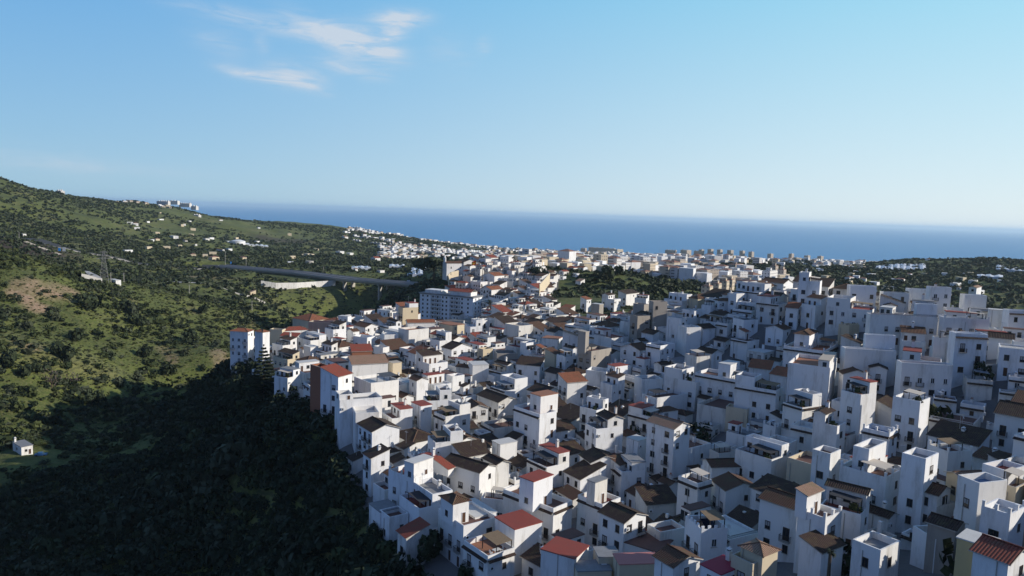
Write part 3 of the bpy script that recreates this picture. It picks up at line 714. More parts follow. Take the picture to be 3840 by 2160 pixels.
def house(C, yaw, W, L, h, wm, roof, rc, opts='', near=True, seed=0, zb=None, sub=None):
    """C: world position of the front corner at ground level"""
    rnd = random.Random(seed*7919+13)
    root = empty('house', C, yaw)
    cren = 'n' in opts
    base = -4.0 if zb is None else zb
    if 'l' in opts and near:    # plinth band of another colour
        pb = MB(); pb.box(-.02, -.02, base, W+.02, L+.02, .9, M['cap']); pb.build('plinth', root)
    RAIL[0] = 'r' in opts; _, top = volume(root, W, L, base, h-(.53 if 'r' in opts and roof[0] == 'F' else 0), wm, roof, rc, crenel=cren); RAIL[0] = False
    flat = roof[0] == 'F'
    wall_top = (h-.95) if flat else h
    if 'x' not in opts:
        facade(root, rnd, 'L', W, L, .1, wall_top, near, .9, .45 if 'b' in opts or rnd.random() < .5 else .12)
        if 'y' in opts or rnd.random() < .55: facade(root, rnd, 'R', W, L, max(.1, wall_top-5.8), wall_top, near, .45, .1)
        elif near and W > 3: window(root, 'R', W, L, W*.55, max(wall_top-2.2, .3), .8, 1.1, near, 'win', 0)
    if flat and ('e' in opts or 'E' in opts): eave_strip(root, 'L', W, L, wall_top+.05, 'td')
    if flat and 'E' in opts: eave_strip(root, 'R', W, L, wall_top+.05, 'td')
    if flat and 'j' in opts: eave_strip(root, 'R', W, L, wall_top+.05, 'td')
    z = top
    if flat and 'T' in opts and W > 3.8 and L > 4:      # set-back upper storey behind an open terrace
        fr = rnd.uniform(.38, .58); side = 'L' if (W > 5.5 and rnd.random() < .6) or W > L else 'R'
        x0, y0 = (W*fr, .03) if side == 'L' else (.03, L*fr)
        uw, ul = W-.03-x0, L-.03-y0; uh = rnd.choice((2.6, 2.8, 3.0)); rk = rnd.choice((('F','g'), ('F','b'), ('F','w'), ('S','w'), ('S','r'), ('Al' if side == 'L' else 'Ar','d'), ('Al' if side == 'L' else 'Ar','b'), ('S','g'), ('Gy' if side == 'L' else 'Gx','d')))
        if rk[0] == 'F': uh += .7
        ur, ut = volume(root, uw, ul, -.1, uh, wm if rnd.random() < .8 else 'W', rk[0], rk[1], name='upper_storey', loc=(x0, y0, z))
        n_ = ul if side == 'L' else uw; q = .5
        while q+1 < n_:
            if rnd.random() < .5: on_wall('door', cached('door', door_mesh), ur, side, uw, ul, q, .02, 1.0, 2.05)
            else: window(ur, side, uw, ul, q, .85, 1.1, 1.15, False)
            q += rnd.uniform(1.7, 2.6)
        other = 'R' if side == 'L' else 'L'; m_ = uw if side == 'L' else ul
        if m_ > 2.5 and rnd.random() < .5: window(ur, other, uw, ul, m_*.4, .9, .9, 1.1, False)
        if rnd.random() < .55:
            kd = rnd.choice('KKqkm'); ln = min(n_*.75, 5)
            if side == 'L': canopy(root, .35, .5, x0-.05, .5+ln, z, 2.3, kd)
            else: canopy(root, .5, .35, .5+ln, y0-.05, z, 2.3, kd)
        if rk[0] == 'F' and rnd.random() < .3: put('satellite_dish', cached('dish', dish_mesh), ur, (uw*.5, ul*.5, ut), rnd.uniform(-.6, .6))
        if rnd.random() < .6: put('chimney', cached(('ch', seed % 2), lambda: chimney_mesh(seed % 2)), ur, (uw-.7, ul*.5, ut-(.4 if rk[0][0] in 'AG' else 0)))
        if rnd.random() < .4: put('antenna', cached('ant', antenna_mesh), ur, (uw*.3, ul*.8, ut-.2), rnd.uniform(0, 3))
    elif flat and 'u' in opts and W > 4.5 and L > 4.5:
        uw, ul = W*rnd.uniform(.35, .55), L*rnd.uniform(.35, .5); ux = rnd.choice((.225, W-uw-.225)) ; uy = L-ul-.225
        rk = rnd.choice((('F','g'), ('S','w'), ('S','r'), ('Al','d'), ('Ar','b'), ('S','g'), ('Ar','o')))
        uh = 2.6 if rk[0] != 'F' else 3.2
        ur, _ = volume(root, uw, ul, -.1, uh, 'W', rk[0], rk[1], name='roof_room', loc=(ux, uy, z))
        on_wall('door', cached('door', door_mesh), ur, 'R', uw, ul, uw*.35, .02, .95, 2.05)
        if ul > 2.4: window(ur, 'L', uw, ul, ul*.4, .95, .9, 1.1, False, 'win', 0)
    if flat and 'T' not in opts:
        for ch in opts:
            if ch in 'kKqmo' and W > 3 and L > 3:
                cw, cl = min(W*.6, 4.5), min(L*.6, 4.2); left = rnd.random() < .5
                x0 = .3 if left else W-cw-.3
                canopy(root, x0, .35, x0+cw, .35+cl, z, 2.5, ch)
        if 'r' in opts: rm = M['iron'] if rnd.random() < .65 else M['rail']; railing(root, 'R', W, L, .2, W-.2, h-.53, .55, rm); railing(root, 'L', W, L, .2, L-.2, h-.53, .55, rm)
        if 'p' in opts and 'r' not in opts:
            for k in range(3):
                pb = MB(); pb.box(-.14, -.14, 0, .22, .22, .7, M['W']); pb.box(-.18, -.18, .702, .26, .26, .78, M['W']); pb.build('pillar', root, (.15+(W-.4)*k/2, .15, h+.003))
            for k in (1, 2):
                pb = MB(); pb.box(-.14, -.14, 0, .22, .22, .7, M['W']); pb.box(-.18, -.18, .702, .26, .26, .78, M['W']); pb.build('pillar', root, (.15, .15+(L-.4)*k/2, h+.003))
    if (flat and 'T' not in opts) or roof[0] == 'S':
        if 's' in opts: put('solar_heater', cached('solar', solar_mesh), root, (W*.6, L*.55, z), rnd.uniform(0, 1))
        if 't' in opts:
            for k in range(2): put('water_tank', cached('tank', tank_mesh), root, (W*.35+k*1.1, L*.6, z))
        if 'c' in opts: put('chimney', cached(('ch', seed % 2), lambda: chimney_mesh(seed % 2)), root, (W-.7, L*.6, z))
        if 'd' in opts: put('satellite_dish', cached('dish', dish_mesh), root, (W*.3, L*.3, z), rnd.uniform(-.6, .6))
        if 'i' in opts: put('antenna', cached('ant', antenna_mesh), root, (W*.7, L*.4, z), rnd.uniform(0, 3))
    elif not flat:
        if 'c' in opts: put('chimney', cached(('ch', seed % 2), lambda: chimney_mesh(seed % 2)), root, (W*.62, L*.45, h+.3*(min(W, L)/2*.36)))
        if 'i' in opts: put('antenna', cached('ant', antenna_mesh), root, (W*.5, L*.5, top-.3), rnd.uniform(0, 3))
    if near and rnd.random() < .4:
        pb = MB(); pb.cyl((0, 0, .1), (0, 0, wall_top), .06, .06, M['cap'], 6); pb.build('drainpipe', root, (-.07, L*rnd.uniform(.1, .9), 0))
    if near and ('w' in opts or rnd.random() < .3): on_wall('air_conditioner', cached('ac', ac_mesh), root, 'R' if W > 2 else 'L', W, L, .4, max(1.5, wall_top-1.6))
    return root, top
# ------------------------------------------------------------------ the village, house by house
CROP = {'0': (0,640), '1': (840,1080), '2': (1200,1620), '3': (2100,1620), '4': (2880,1620), '5': (1700,1150), '6': (2600,1200), '7': (1920,900), '8': (2880,900), '9': (960,640)}
KZ = 960/2576
# crop  left corner, front corner (x y), right corner, height, yaw, wall, roof, colour, extras | what tells it apart
SPEC = """
2 435 515 265 700 9 36 W Al d c|tall white house with dark mossy roof above the ravine edge
2 690 945 470 1140 8.5 36 W F r py|white house with red roof terrace and tall box room
+ 850 945 325 1140 0 W S w
+ 1140 1290 375 1330 -4 W Ar r
2 800 1000 775 1335 6.5 36 W F r p|white house whose wide red terrace lies beside a mossy tile roof
2 1190 1445 945 1790 8.5 36 W F b wy|white corner house with pale upper slab and glazed terrace room
+ 1215 1340 720 1500 -2.2 W H b
+ 1340 1560 865 1780 -5 W S w
2 495 605 810 795 5 36 W S g e|low white house with grey corrugated roof on the ravine edge
2 600 700 860 890 5.5 36 W F b u|small white house with dark terrace beside the grey corrugated roof
2 790 870 1065 1100 7.5 36 O Al r|weathered house on stilts with dark red lean-to roof
2 1445 1690 1250 1960 7 38 W F t mE|white house with grey pergola over an arcaded terracotta terrace
2 1760 1960 985 2235 8.5 36 W S r y|white house with narrow red slab roof and blank lit wall
2 1845 2350 770 2540 9.5 37 W F b ebjy|long white house with dark tiled eave and red-roofed roof room
+ 2010 2150 505 2345 0.5 W S r
2 1240 1605 410 1770 8.5 37 W Gy d b|long white house under a big dark mossy gable roof
2 1640 1775 330 1885 7.5 37 O Gy d x|weathered annexe with dark mossy roof behind the big mossy gable
2 1085 1160 110 1440 8 36 W F g wk|white house with wide grey sheet roof beside the narrow lane
2 1765 1815 130 1985 6 36 W S w x|small cube house with sandy flat top in mid village
2 1620 1880 690 1870 5 37 W F b k|low terrace house with pillars in the lane under the mossy gable
3 -190 145 1280 290 7 40 W S r x|cream house with large flat red roof at the lower edge
3 145 180 1408 520 5.5 8 C S g x|cream house with grey slab roof before the salmon roof
3 340 392 1264 600 6.5 8 C S g x|small grey slab-roofed block wedged between the red and salmon roofs
3 645 1000 1220 1135 3.5 40 W S b x|low yard roofed with dark solar netting behind the salmon roof
3 555 600 1338 1022 6 8 C S s x|house with big salmon-pink sheet roof
3 955 1140 1360 1410 7 40 W Gy b |white house with brown mossy tile roof beside the salmon roof
3 400 645 915 865 9 40 W Gy d by|tall white house with broad near-black tile roof and iron balconies
3 180 430 730 610 9.5 40 W F r Eb|white balcony house with small cream tower on its red terrace
+ 275 355 515 478 -1 O S g
3 1262 1425 985 1690 8 14 W F t nmsy|white house with crenellated terrace and bamboo pergola
3 1190 1390 520 1530 10 36 W F b kbE|tall white house with beige awning and stepped balconies
3 1435 1530 355 1845 9 36 W Gx b x|white gable wall house with red roof strip behind the beige awning
3 1530 1670 590 2010 8 36 W Gy b k|white gabled house with patched brown tiles and cream porch awning
3 2015 2390 790 2560 8.5 38 W Gy b b|long white house under wide brown tiled roof
4 300 580 870 745 9 38 W F b py|white corner house with pale tiled roof room and pillared terrace
+ 315 395 640 540 -1 W Ar p
3 880 1150 -30 1310 15 40 W Gy p b|tall white tower house with pale tiled roof
3 670 785 95 885 10 40 W S w x|white annexe with flat grey top against the tall tower house
3 515 620 400 858 7.5 38 W F b ey|low white cube house with dark sunken terrace under the tower house
3 520 600 335 740 8 38 W Ar b|small white gabled house behind the dark sunken terrace
3 200 310 310 600 8 40 W Gy d y|white gabled house with dark roof and glazed verandah
3 45 205 480 460 6 40 W Al d e|low white house with dark tiled lean-to strip
3 1530 1600 215 1790 6 40 O F b k|weathered terrace house with large grey awning on posts
3 1765 2130 280 2300 9 40 W F d kby|white house with broken dark tile roof and cream sunshade
6 735 950 1245 1050 8 42 W F g x|white house whose lit end wall carries a small red terrace
3 880 1010 1010 1260 6 40 W F b x|white courtyard house with mossy outer wall
3 760 880 735 1190 5 40 O Ar d x|low weathered wall house with long dark roof
3 1440 1620 1440 1850 6 36 W S m c|house with magenta-red roof and white chimney at the lower edge
3 1840 1940 1330 2165 7 36 C F t c|cream house with terracotta terraces and tiled turret
3 1950 2040 1240 2090 8 36 C H p x|small cream turret with pale tiled hip roof
4 725 1190 460 1335 9 42 W F b bpky|white house with cream canopy on white posts and green balcony door
+ 860 1020 175 1195 -3 W F g
4 460 630 220 735 12 42 W F b y|slim white tower house with lit side and roof wash tubs
4 195 460 330 640 8 42 C F b x|cream-stained terrace house beside the slim tower
4 1350 1590 270 1720 12.5 42 W F g y|tall plain white cube house with grey sunken terrace
4 1610 1815 200 2060 9 42 W F b pm|white house with broad brown terrace and bamboo shelters
4 1810 1960 480 2340 7 42 C Gx c y|cream house with rounded gable in the shaded right part
4 1965 2130 515 2410 11 42 W F u y|white house with blue terrace and four-part window
4 1460 1690 1080 2030 5 40 W F w x|low house with wide white flat roof and small grey gable shed
4 1785 1885 990 1985 6.5 40 G Gy g x|small grey gabled shed on the wide white roof
4 2235 2420 1320 2640 9 42 W Gy r |white house with dark red tiled roof in the lower corner
4 2105 2235 1170 2330 8 42 Y S w x|yellow-based house with pale slab roof by the lower corner
4 850 1135 1190 1335 7 40 W F g y|white house with grey terrace in the lower shade
4 400 540 1215 760 5.5 40 W Ar d x|low white house with dark roof and palm in front
4 530 940 800 1025 7 42 W F r p|white house with dark red terrace and white pillars
4 1590 1705 640 1840 6 42 W Gy d|small white house with dark hip-like roof below the plain cube
4 1545 1700 760 1890 4 42 O F b m|low dark courtyard with rusty shelters below the plain cube
4 2310 2400 390 2600 9 42 W F r b|white house with dark red deck at the shaded edge
4 2410 2500 560 2640 7 42 C F b k|cream house with dark awning at the shaded edge
4 2360 2440 830 2600 8 42 W F w p|white house with pierced parapet at the shaded edge
6 955 1372 480 1448 12 64 W F t x|broad blank white house with sandy roof cube
+ 1260 1373 415 1450 0 W S c
6 420 835 712 900 9 50 W F b eb|long white facade with dark tiled eave and white balustrade
6 20 440 600 560 9 50 W F b ebq|long white facade with shuttered windows and wooden roof deck
+ 255 375 455 470 -2 W S w
6 560 770 500 800 6 50 W Al o x|house with orange pergola roof behind the white balustrade
6 775 940 570 1010 6 50 W Al o x|house with small orange tiled lean-to roof
6 910 1320 312 1452 7.5 64 W F t Epo|white house with brick-red terrace wall and wooden rail
+ 1020 1170 150 1255 -4.5 W H b
6 1530 2045 312 2108 9 68 W F w xy|broad white house with white roof room and satellite dish
+ 1740 2040 160 2095 -3.5 W F g
6 1510 1780 560 1850 6.5 66 W Gx d |white cottage with dark tiled roofs and red-framed windows
6 1780 1950 500 1980 6.5 66 W Gx d |white cottage end with steep dark tiles beside the red-framed windows
6 1490 1690 730 1845 12 58 W F b ky|tall white house with large cream canopy
6 2010 2285 820 2385 12 60 W F w kv|tall white house with potted plants under a grey canopy
6 1705 1975 1140 2060 8.5 55 W F u Ep|white house with blue-grey terrace and white pillars
6 985 1215 1100 1300 7.5 50 W F w e|white house with stepped parapet and tiled eave
6 1205 1450 1070 1537 10 50 W F w d|white cube house with laundry on its roof
6 905 1100 862 1290 9.5 50 W F g Ebr|white house with white pergola frame and tall balcony doors
6 40 330 900 560 6 50 O F b x|ruined weathered wall house with bare terrace
6 330 545 900 570 5.5 50 C F b x|stained cream house wall below the long facade
8 1350 1865 1262 1908 8.5 68 W F b bTK|broad white house with brown deck and corner shed
8 1890 2215 952 2242 10.5 68 W F w ebT|large plain white house with tiled eave and outside stair
8 1670 1880 1000 1932 8 66 W F b Kx|white house with deep shaded loggia
8 1035 1715 760 1795 9 66 W F b bry|wide white house with balconies and furnished roof terraces
+ 1500 1708 650 1800 -.5 W F g
8 1165 1425 520 1437 7 68 W F g yr|white ridge house with dark tiled awning above its door
8 1425 1637 500 1665 7.5 68 W F p x|plain white ridge house with brick-trimmed parapet
8 830 1095 468 1142 8 64 W F w |plain white ridge house beside an outside stair
8 590 1050 690 1095 7 62 W F r pK|white house with restaurant-like roof terrace under the ridge
8 1985 2205 560 2335 9 60 W F w icT|tall white house with chimneys at the end of the ridge
8 2310 2372 712 2425 7.5 62 W S w x|slim white tower by the lane at the end of the ridge
8 2430 2720 720 2800 10 64 W F g Eb|white balcony house cut by the right frame edge
8 1775 2230 800 2265 8 64 W F c kp|white house with blue pergola and garden chairs on its terrace
8 230 390 505 455 7 62 W F r d|white drum-like house with red roof terrace on the ridge
8 310 525 420 545 6 62 W F g q|white ridge house with glass-roofed terrace
8 1640 1850 480 1870 7 66 W F t c|white ridge house with brick barbecue on its terrace
8 180 300 690 335 7 60 W Al o|white house with tiny orange lean-to under the ridge
8 340 480 660 590 8 60 W F g kb|white house with pale awning below the drum-like house
8 780 820 860 920 6 60 C F g n|cream crenellated garden tower below the ridge
7 1190 1265 765 1390 11 45 G F t y|grey-beige block with rounded terrace corner
7 1380 1425 620 1565 14 45 G F c y|tall grey-beige octagonal-looking block
7 665 800 1120 1000 11 45 G F b Ky|grey-beige house with dark roof pavilion
+ 665 742 930 755 0 G S c
7 1350 1495 1065 1640 8 45 W F g ey|white cube house with bright parapet and dark door
7 1670 1760 880 1905 10 48 W F w wx|tall white house with air conditioners on its side wall
7 1560 1700 790 1725 11 48 W F g ov|white house with green plants and wooden pergola on top
7 500 640 1350 770 6.5 42 W H d x|house with broad dark pyramid roof
7 1780 1870 590 1965 6.5 50 C H b x|house with big brown pyramid roof on the ridge
7 1070 1150 545 1280 8 50 W Ar g|white house with pale shed roof at the upper edge
7 905 1030 590 1095 8 50 W F w y|white house with small dark lean-to at the upper edge
7 1235 1350 590 1380 8 50 W F w q|white house with glazed gallery behind the grey blocks
7 2050 2082 610 2250 6.5 52 W H b y|white house with brown hip roof and square window on the ridge
7 2225 2335 790 2480 8 54 W F g sr|white house with iron stairs and solar tank
7 1740 1860 1175 1992 9 46 O F r xk|weathered white house with lit square wall
7 985 1040 1275 1165 9 42 W S r|slim white house with flat dark red roof
7 745 950 1330 1000 8 42 W F w x|broad white blank house below the slim red-roofed one
7 800 880 650 912 12 46 G S w x|beige lift-like tower beside the upper terraces
7 1220 1330 650 1380 10 46 G F g x|beige wall house between the grey blocks
7 1920 2000 660 2050 6 52 W F b K|white terrace house with dark awning left of the brown hip roof
7 690 750 600 800 8 48 W Ar o|white house with small bright orange roof
7 2225 2260 540 2360 8 52 W F w |white house block beside the dark observatory roof
5 610 870 1085 1040 12 40 W F r eby|very large white house with dark tiled gallery and lit end wall
+ 775 880 905 1055 -3 W S t
5 1330 1440 1212 1710 10 40 W F g wr|white cube house with one square window in its lit wall
5 1275 1440 1045 1560 10 42 W F u K|white house with pool-blue roof terrace
5 240 455 965 640 7.5 38 O Gy d b|house with long black mossy roof and flaking end wall
5 95 165 1030 350 7.5 36 O Gy b y|grey-white gabled house with twin white window
5 1055 1148 765 1345 10 40 W Ar o |tall white house with small terracotta roof on its side
5 520 660 195 800 10 42 O F c x|tall stained cream-white house with bare side wall
5 215 285 140 410 9 42 W F w K|white house with lit upper room and dark terrace awning
5 635 870 600 915 7 55 W Al d b|house with grey wooden balcony gallery and sheet roof
5 408 440 470 640 8 42 G F g x|stained beige house with row of small windows
5 265 300 430 400 8 42 C F t |cream house with red-tiled terrace canopy
5 1480 1600 790 1725 8 42 W F b qb|white house with grey roof awning and balcony
5 1310 1400 850 1480 6 42 W Gy d|white house with small dark hip roof by the awning
5 1760 1985 1110 2105 7.5 46 W F b eb|white balcony house with brown eave over the courtyard
5 2020 2105 1055 2262 7 44 W H b y|white house with brown tiled hip roof and cream awning
5 1900 2035 920 2360 8 42 W F b K|white house with curved terrace wall and dark gazebo
5 2120 2445 745 2565 9 46 W F w db|white house with lit corner and rooftop dish
5 1825 1900 730 2110 9 44 W F g xb|white house with curved lower terrace wall
5 890 1050 330 1100 8 50 W S t |white sun-room house with orange flat roof
5 150 195 590 358 8 38 W S w x|plain white cube block beside a brown roof
5 30 170 620 190 6 38 O Gy b x|small house with brown tile roof beside the plain cube
5 1100 1255 300 1260 8 46 W Ar w|white house with sloping parapet beside the grey-beige tower
5 940 1020 260 1105 7 42 W Gy d x|house with black tiled roof in the middle of the village
5 920 1020 480 1030 7 45 C Ar b x|cream house with narrow brown roof
5 1040 1130 490 1255 8 42 W F w w|white house with brown tile strip and recessed terrace
1 60 240 440 300 17 58 W H o b|tall white block of flats with red roofs above the ravine
1 310 390 445 455 17 58 W H o xb|tall white stair block with lit side beside the flats
1 460 585 420 610 10 56 C F w x|cream-white block behind the tall flats
1 565 600 430 850 9 50 W H r x|white house with wide bright red hip roof
1 690 860 330 1060 9 52 C H o x|large house with orange hip roofs at the far rim
1 850 1085 352 1130 9 56 G F r x|long grey blank wall house with red awning
1 1150 1245 290 1282 9.5 58 W S w y|bright white cube house at the rim
1 1240 1300 440 1350 7 50 W Gx b x|house with mossy orange roof beside the cube
1 570 735 490 770 7.5 50 W Al r|white house with red striped tile roof
1 485 590 580 735 8 50 W F w py|white house with balustraded white terrace
1 505 640 890 765 9 46 W F b kv|white house standing alone over the ravine with overgrown terrace
1 868 972 800 1010 14 42 B F t bx|dark balcony block with brick terrace facing the ravine
1 972 1150 895 1288 13.5 60 W Ar r b|narrow cream house with red tile roof and three balconies
1 1115 1165 1132 1592 13 26 W F g wx|big white house with glazed roof shelter
+ 1120 1160 1075 1300 -.3 W F g
1 1290 1325 1262 1562 11 28 W F w x|white house with lit wall and row of vents
1 1350 1490 1449 1765 9 36 W Gy d |white house with long dark roof and red terrace steps
1 1310 1480 960 1760 9 40 W F w kq|white house with green-railed roof terraces
1 1270 1290 640 1490 8.5 38 B Ar r x|brick house with striped red roof
1 1255 1290 770 1650 9 38 W Ar w x|white house with stepped sloping gable wall
1 1755 1860 425 2062 11 44 O F t x|tall cream-white house with lit blank wall and paired window
1 1585 1615 470 1755 9 40 W F w x|white house with bright lit rear wall
1 1855 1930 665 2205 8.5 40 W Gy o b|white house with brown-orange gable roof and white dormer
1 1930 2065 765 2252 8 40 W F b t|white house with dark cube top and red terrace
1 1865 1940 935 2055 9 40 W Gy b b|white terraced house row with small brown roofs
1 1995 2120 965 2290 8 40 W F w |white house with stair parapet above the lane
1 2005 2045 1120 2290 8 40 W F b v|white house with long planter terrace
1 2115 2230 1295 2480 8 38 W F b ek|white house with cream sail awning and brown eave
1 1885 1980 1190 2075 8.5 38 W S r b|slim white house with pinkish roof in the lane
1 2270 2300 890 2420 8 40 W F r d|white house with salmon parapet roof
1 1505 1600 600 1660 7 42 W F b x|white house with dark shed roofs at the middle rim
1 1300 1440 500 1520 8 44 W F w y|white house with blue shade and small square window
1 1015 1100 420 1230 9 46 W F w u|pale house with cluttered terrace below the orange roofs
1 740 870 530 1030 7 46 W F b v|house with dark planted terrace and curved tiled parapets
1 800 870 600 950 7 44 W S w x|bright white low cube beside the planted terrace
1 495 640 720 760 7 44 C F b v|cream house with dark overgrown terraces above the ravine
1 1660 1700 760 1740 8 40 C S c x|small cream tower on the lane corner
1 2075 2170 520 2290 8.5 42 W F g qb|white house with grey rooftop shelter by the cream-white one
1 2190 2290 620 2500 8 42 W Gy d b|white house with black shed roof and balcony doors
1 1830 1850 350 2120 8 46 W Gx o x|white gable house with orange tile edges below the big flats
1 1700 1740 260 1780 8 44 W F w |slim white house with roof tower near the big flats
1 1755 1800 190 1955 12 50 C F r bu|cream terraced flats beside the big block of flats
1 2160 2300 380 2420 8 46 C S t|cream house with tan slab roof beneath the big flats
1 2430 2480 380 2600 9 46 W F w y|white house at the foot of the green slope
9 2010 2110 1130 2150 9 52 W H r|white house with red hip roof under the hilltop chapel
9 1990 2080 1240 2280 8 50 W H r x|low house with broad bright red roof behind the big flats
9 2260 2370 1200 2490 9 50 W Gx o|bright white house with lit gable on the promontory
9 1900 1980 1200 2090 8 50 W Ar r x|white lean-to house on the rim of the promontory
9 2085 2160 1070 2190 7 50 O Gx b x|small church-like gabled house below the chapel
9 2350 2450 1290 2560 8 50 W F r|white house with red terrace on the promontory
9 2160 2260 1120 2330 8 50 W F w |white cube house on the promontory
9 2290 2400 1060 2500 7 50 W Gx o x|white cottages with orange roofs by the plaza
9 2450 2520 1250 2600 8 50 C F c|cream plaza house on the promontory
"""
def uncrop(k, X, Y):
    o = CROP[k]; return o[0]+X*KZ, o[1]+Y*KZ
def solve_len(C, d, target, lo=1.2, hi=45):
    s0 = proj(C+d*lo)[0]; s1 = proj(C+d*hi)[0]; inc = s1 > s0
    if (target-s0)*(1 if inc else -1) < 0: return lo
    if (target-s1)*(1 if inc else -1) > 0: return hi
    for _ in range(40):
        m = (lo+hi)/2
        if (proj(C+d*m)[0] < target) == inc: lo = m
        else: hi = m
    return lo
PLAN = []
last = None
for ln in SPEC.strip().splitlines():
    body, _, lab = ln.partition('|'); t = body.split()
    if t[0] == '+':
        xl, xc, yc, xr, back = map(float, t[1:6]); last['op'] = last['op'].replace('T', ''); last['extra'].append((xl, xc, yc, xr, back, t[6], t[7], t[8], last['crop'])); continue
    k = t[0]; xl, xc, yc, xr, h, yaw = map(float, t[1:7]); wm, rf, rc = t[7:10]; op = t[10] if len(t) > 10 else ''
    px, py = uncrop(k, xc, yc); Pt = hit(px, py, h)
    if Pt is None: print('NO HIT', ln); continue
    if k == '8' and math.hypot(Pt.x, Pt.y) > 330:      # on the ridge line: stands just on the crest
        Pt = at(px, py, 262+(xc % 7)*3); h = max(4.0, Pt.z-gz(Pt.x, Pt.y))
    XR, XL = uncrop(k, xr, 0)[0], uncrop(k, xl, 0)[0]
    for it in range(24):
        y = R(yaw); ex = Vector((math.cos(y), math.sin(y), 0)); ey = Vector((-math.sin(y), math.cos(y), 0))
        W = solve_len(Pt, ex, XR); L = solve_len(Pt, ey, XL)
        if W < 5.5 and L >= 5.5 and yaw < 82: yaw += 2
        elif L < 5.5 and W >= 5.5 and yaw > 10: yaw -= 2
        elif W > 17 and yaw > 12: yaw -= 2
        elif L > 20 and yaw < 80: yaw += 2
        else: break
    W = min(max(W, 3.5), 20); L = min(max(L, 3.5), 24)
    if rf == 'F' and rc not in 'rtgwbcmus': rc = 'b' if rc == 'd' else 'c'
    if rf[0] in 'GAH' and rc not in 'dbopr': rc = {'g': 'd', 'w': 'p', 'c': 'p'}.get(rc, 'b')
    if rf == 'F' and 'x' not in op and 'm' not in op and 'n' not in op and W > 4.3 and L > 5 and int(px*3+py) % 4: op += 'T'+('r' if int(px+py) % 3 == 0 and 'r' not in op else '')
    last = dict(C=Vector((Pt.x, Pt.y, Pt.z-h)), yaw=y, W=W, L=L, h=h, wm=wm, rf=rf, rc=rc, op=op, lab=lab, extra=[], crop=k, px=px, py=py, d=math.hypot(Pt.x, Pt.y), hand=True)
    PLAN.append(last)
DBG = False
if DBG:
    for p in PLAN: print(p['crop'], '%.0f %.0f d=%.0f W=%.1f L=%.1f z=%.0f' % (p['px'], p['py'], p['d'], p['W'], p['L'], p['C'].z), p['lab'][:50])
def corners(p, g=0.0):
    c, s = math.cos(p['yaw']), math.sin(p['yaw']); C = p['C']
    return [(C.x+c*a-s*b, C.y+s*a+c*b) for a, b in ((-g,-g),(p['W']+g,-g),(p['W']+g,p['L']+g),(-g,p['L']+g))]
def overlap(A, B):
    for P, Q in ((A, B), (B, A)):
        for k in range(4):
            x0, y0 = P[k]; x1, y1 = P[(k+1) % 4]; nx, ny = y1-y0, x0-x1
            a = [nx*x+ny*y for x, y in P]; b = [nx*x+ny*y for x, y in Q]
            if max(a) <= min(b) or max(b) <= min(a): return False
    return True
# houses between the traced ones
def yaw_at(x, y):
    sw = sy = 0
    for p in PLAN:
        if p['hand']:
            q = 1/((p['C'].x-x)**2+(p['C'].y-y)**2+40); sw += q; sy += q*p['yaw']
    return sy/sw
GUARD = []
for p in PLAN:       # points of each traced house that must stay in view
    cs = corners(p)
    for (qx, qy), zz in ((cs[0], .97), (cs[0], .6), (((cs[0][0]+cs[1][0])/2, (cs[0][1]+cs[1][1])/2), .7), (((cs[0][0]+cs[3][0])/2, (cs[0][1]+cs[3][1])/2), .7)):
        GUARD.append((*proj((qx, qy, p['C'].z+p['h']*zz)), math.hypot(qx, qy)))
for q in ((1590,1130,505),(1600,1195,505),(1700,1120,505),(1700,1185,505),(1780,1130,505),(1800,1185,505),(1690,1015,620),(1750,1000,620),(1770,1025,620),(1280,1100,900),(1280,1135,900),(1410,1095,880),(1156,1070,930),
          (2650,1075,560),(2700,1065,600),(2400,1040,830),(2440,1050,930),(2150,1115,470),(2250,1100,500),(2180,1085,540),(2330,1080,560),(2040,1085,480),(989,1340,262),(989,1400,262),(2100,1130,460)): GUARD.append(q)
for gx in range(1580, 1810, 22):
    for gy in (1135, 1160, 1182, 1204): GUARD.append((gx, gy, 505))
GUARD = np.array(GUARD)
frng = random.Random(5)
fill = []
for gx in np.arange(-150, 330, 3.6):
    for gy in np.arange(95, 700, 3.6):
        x = gx+frng.uniform(-1.8, 1.8); y = gy+frng.uniform(-1.8, 1.8)
        if not in_poly(x, y, VIL): continue
        d = math.hypot(x, y)
        if d < 118: continue
        pxx, pyy = proj((x, y, gz(x, y)+5))
        if not (850 < pxx < 4020 and pyy < 2330): continue
        fill.append((d, x, y))
frng.shuffle(fill); fill.sort(key=lambda q: int(q[0]/25))
rects = [corners(p, .15) for p in PLAN]
nfill = 0
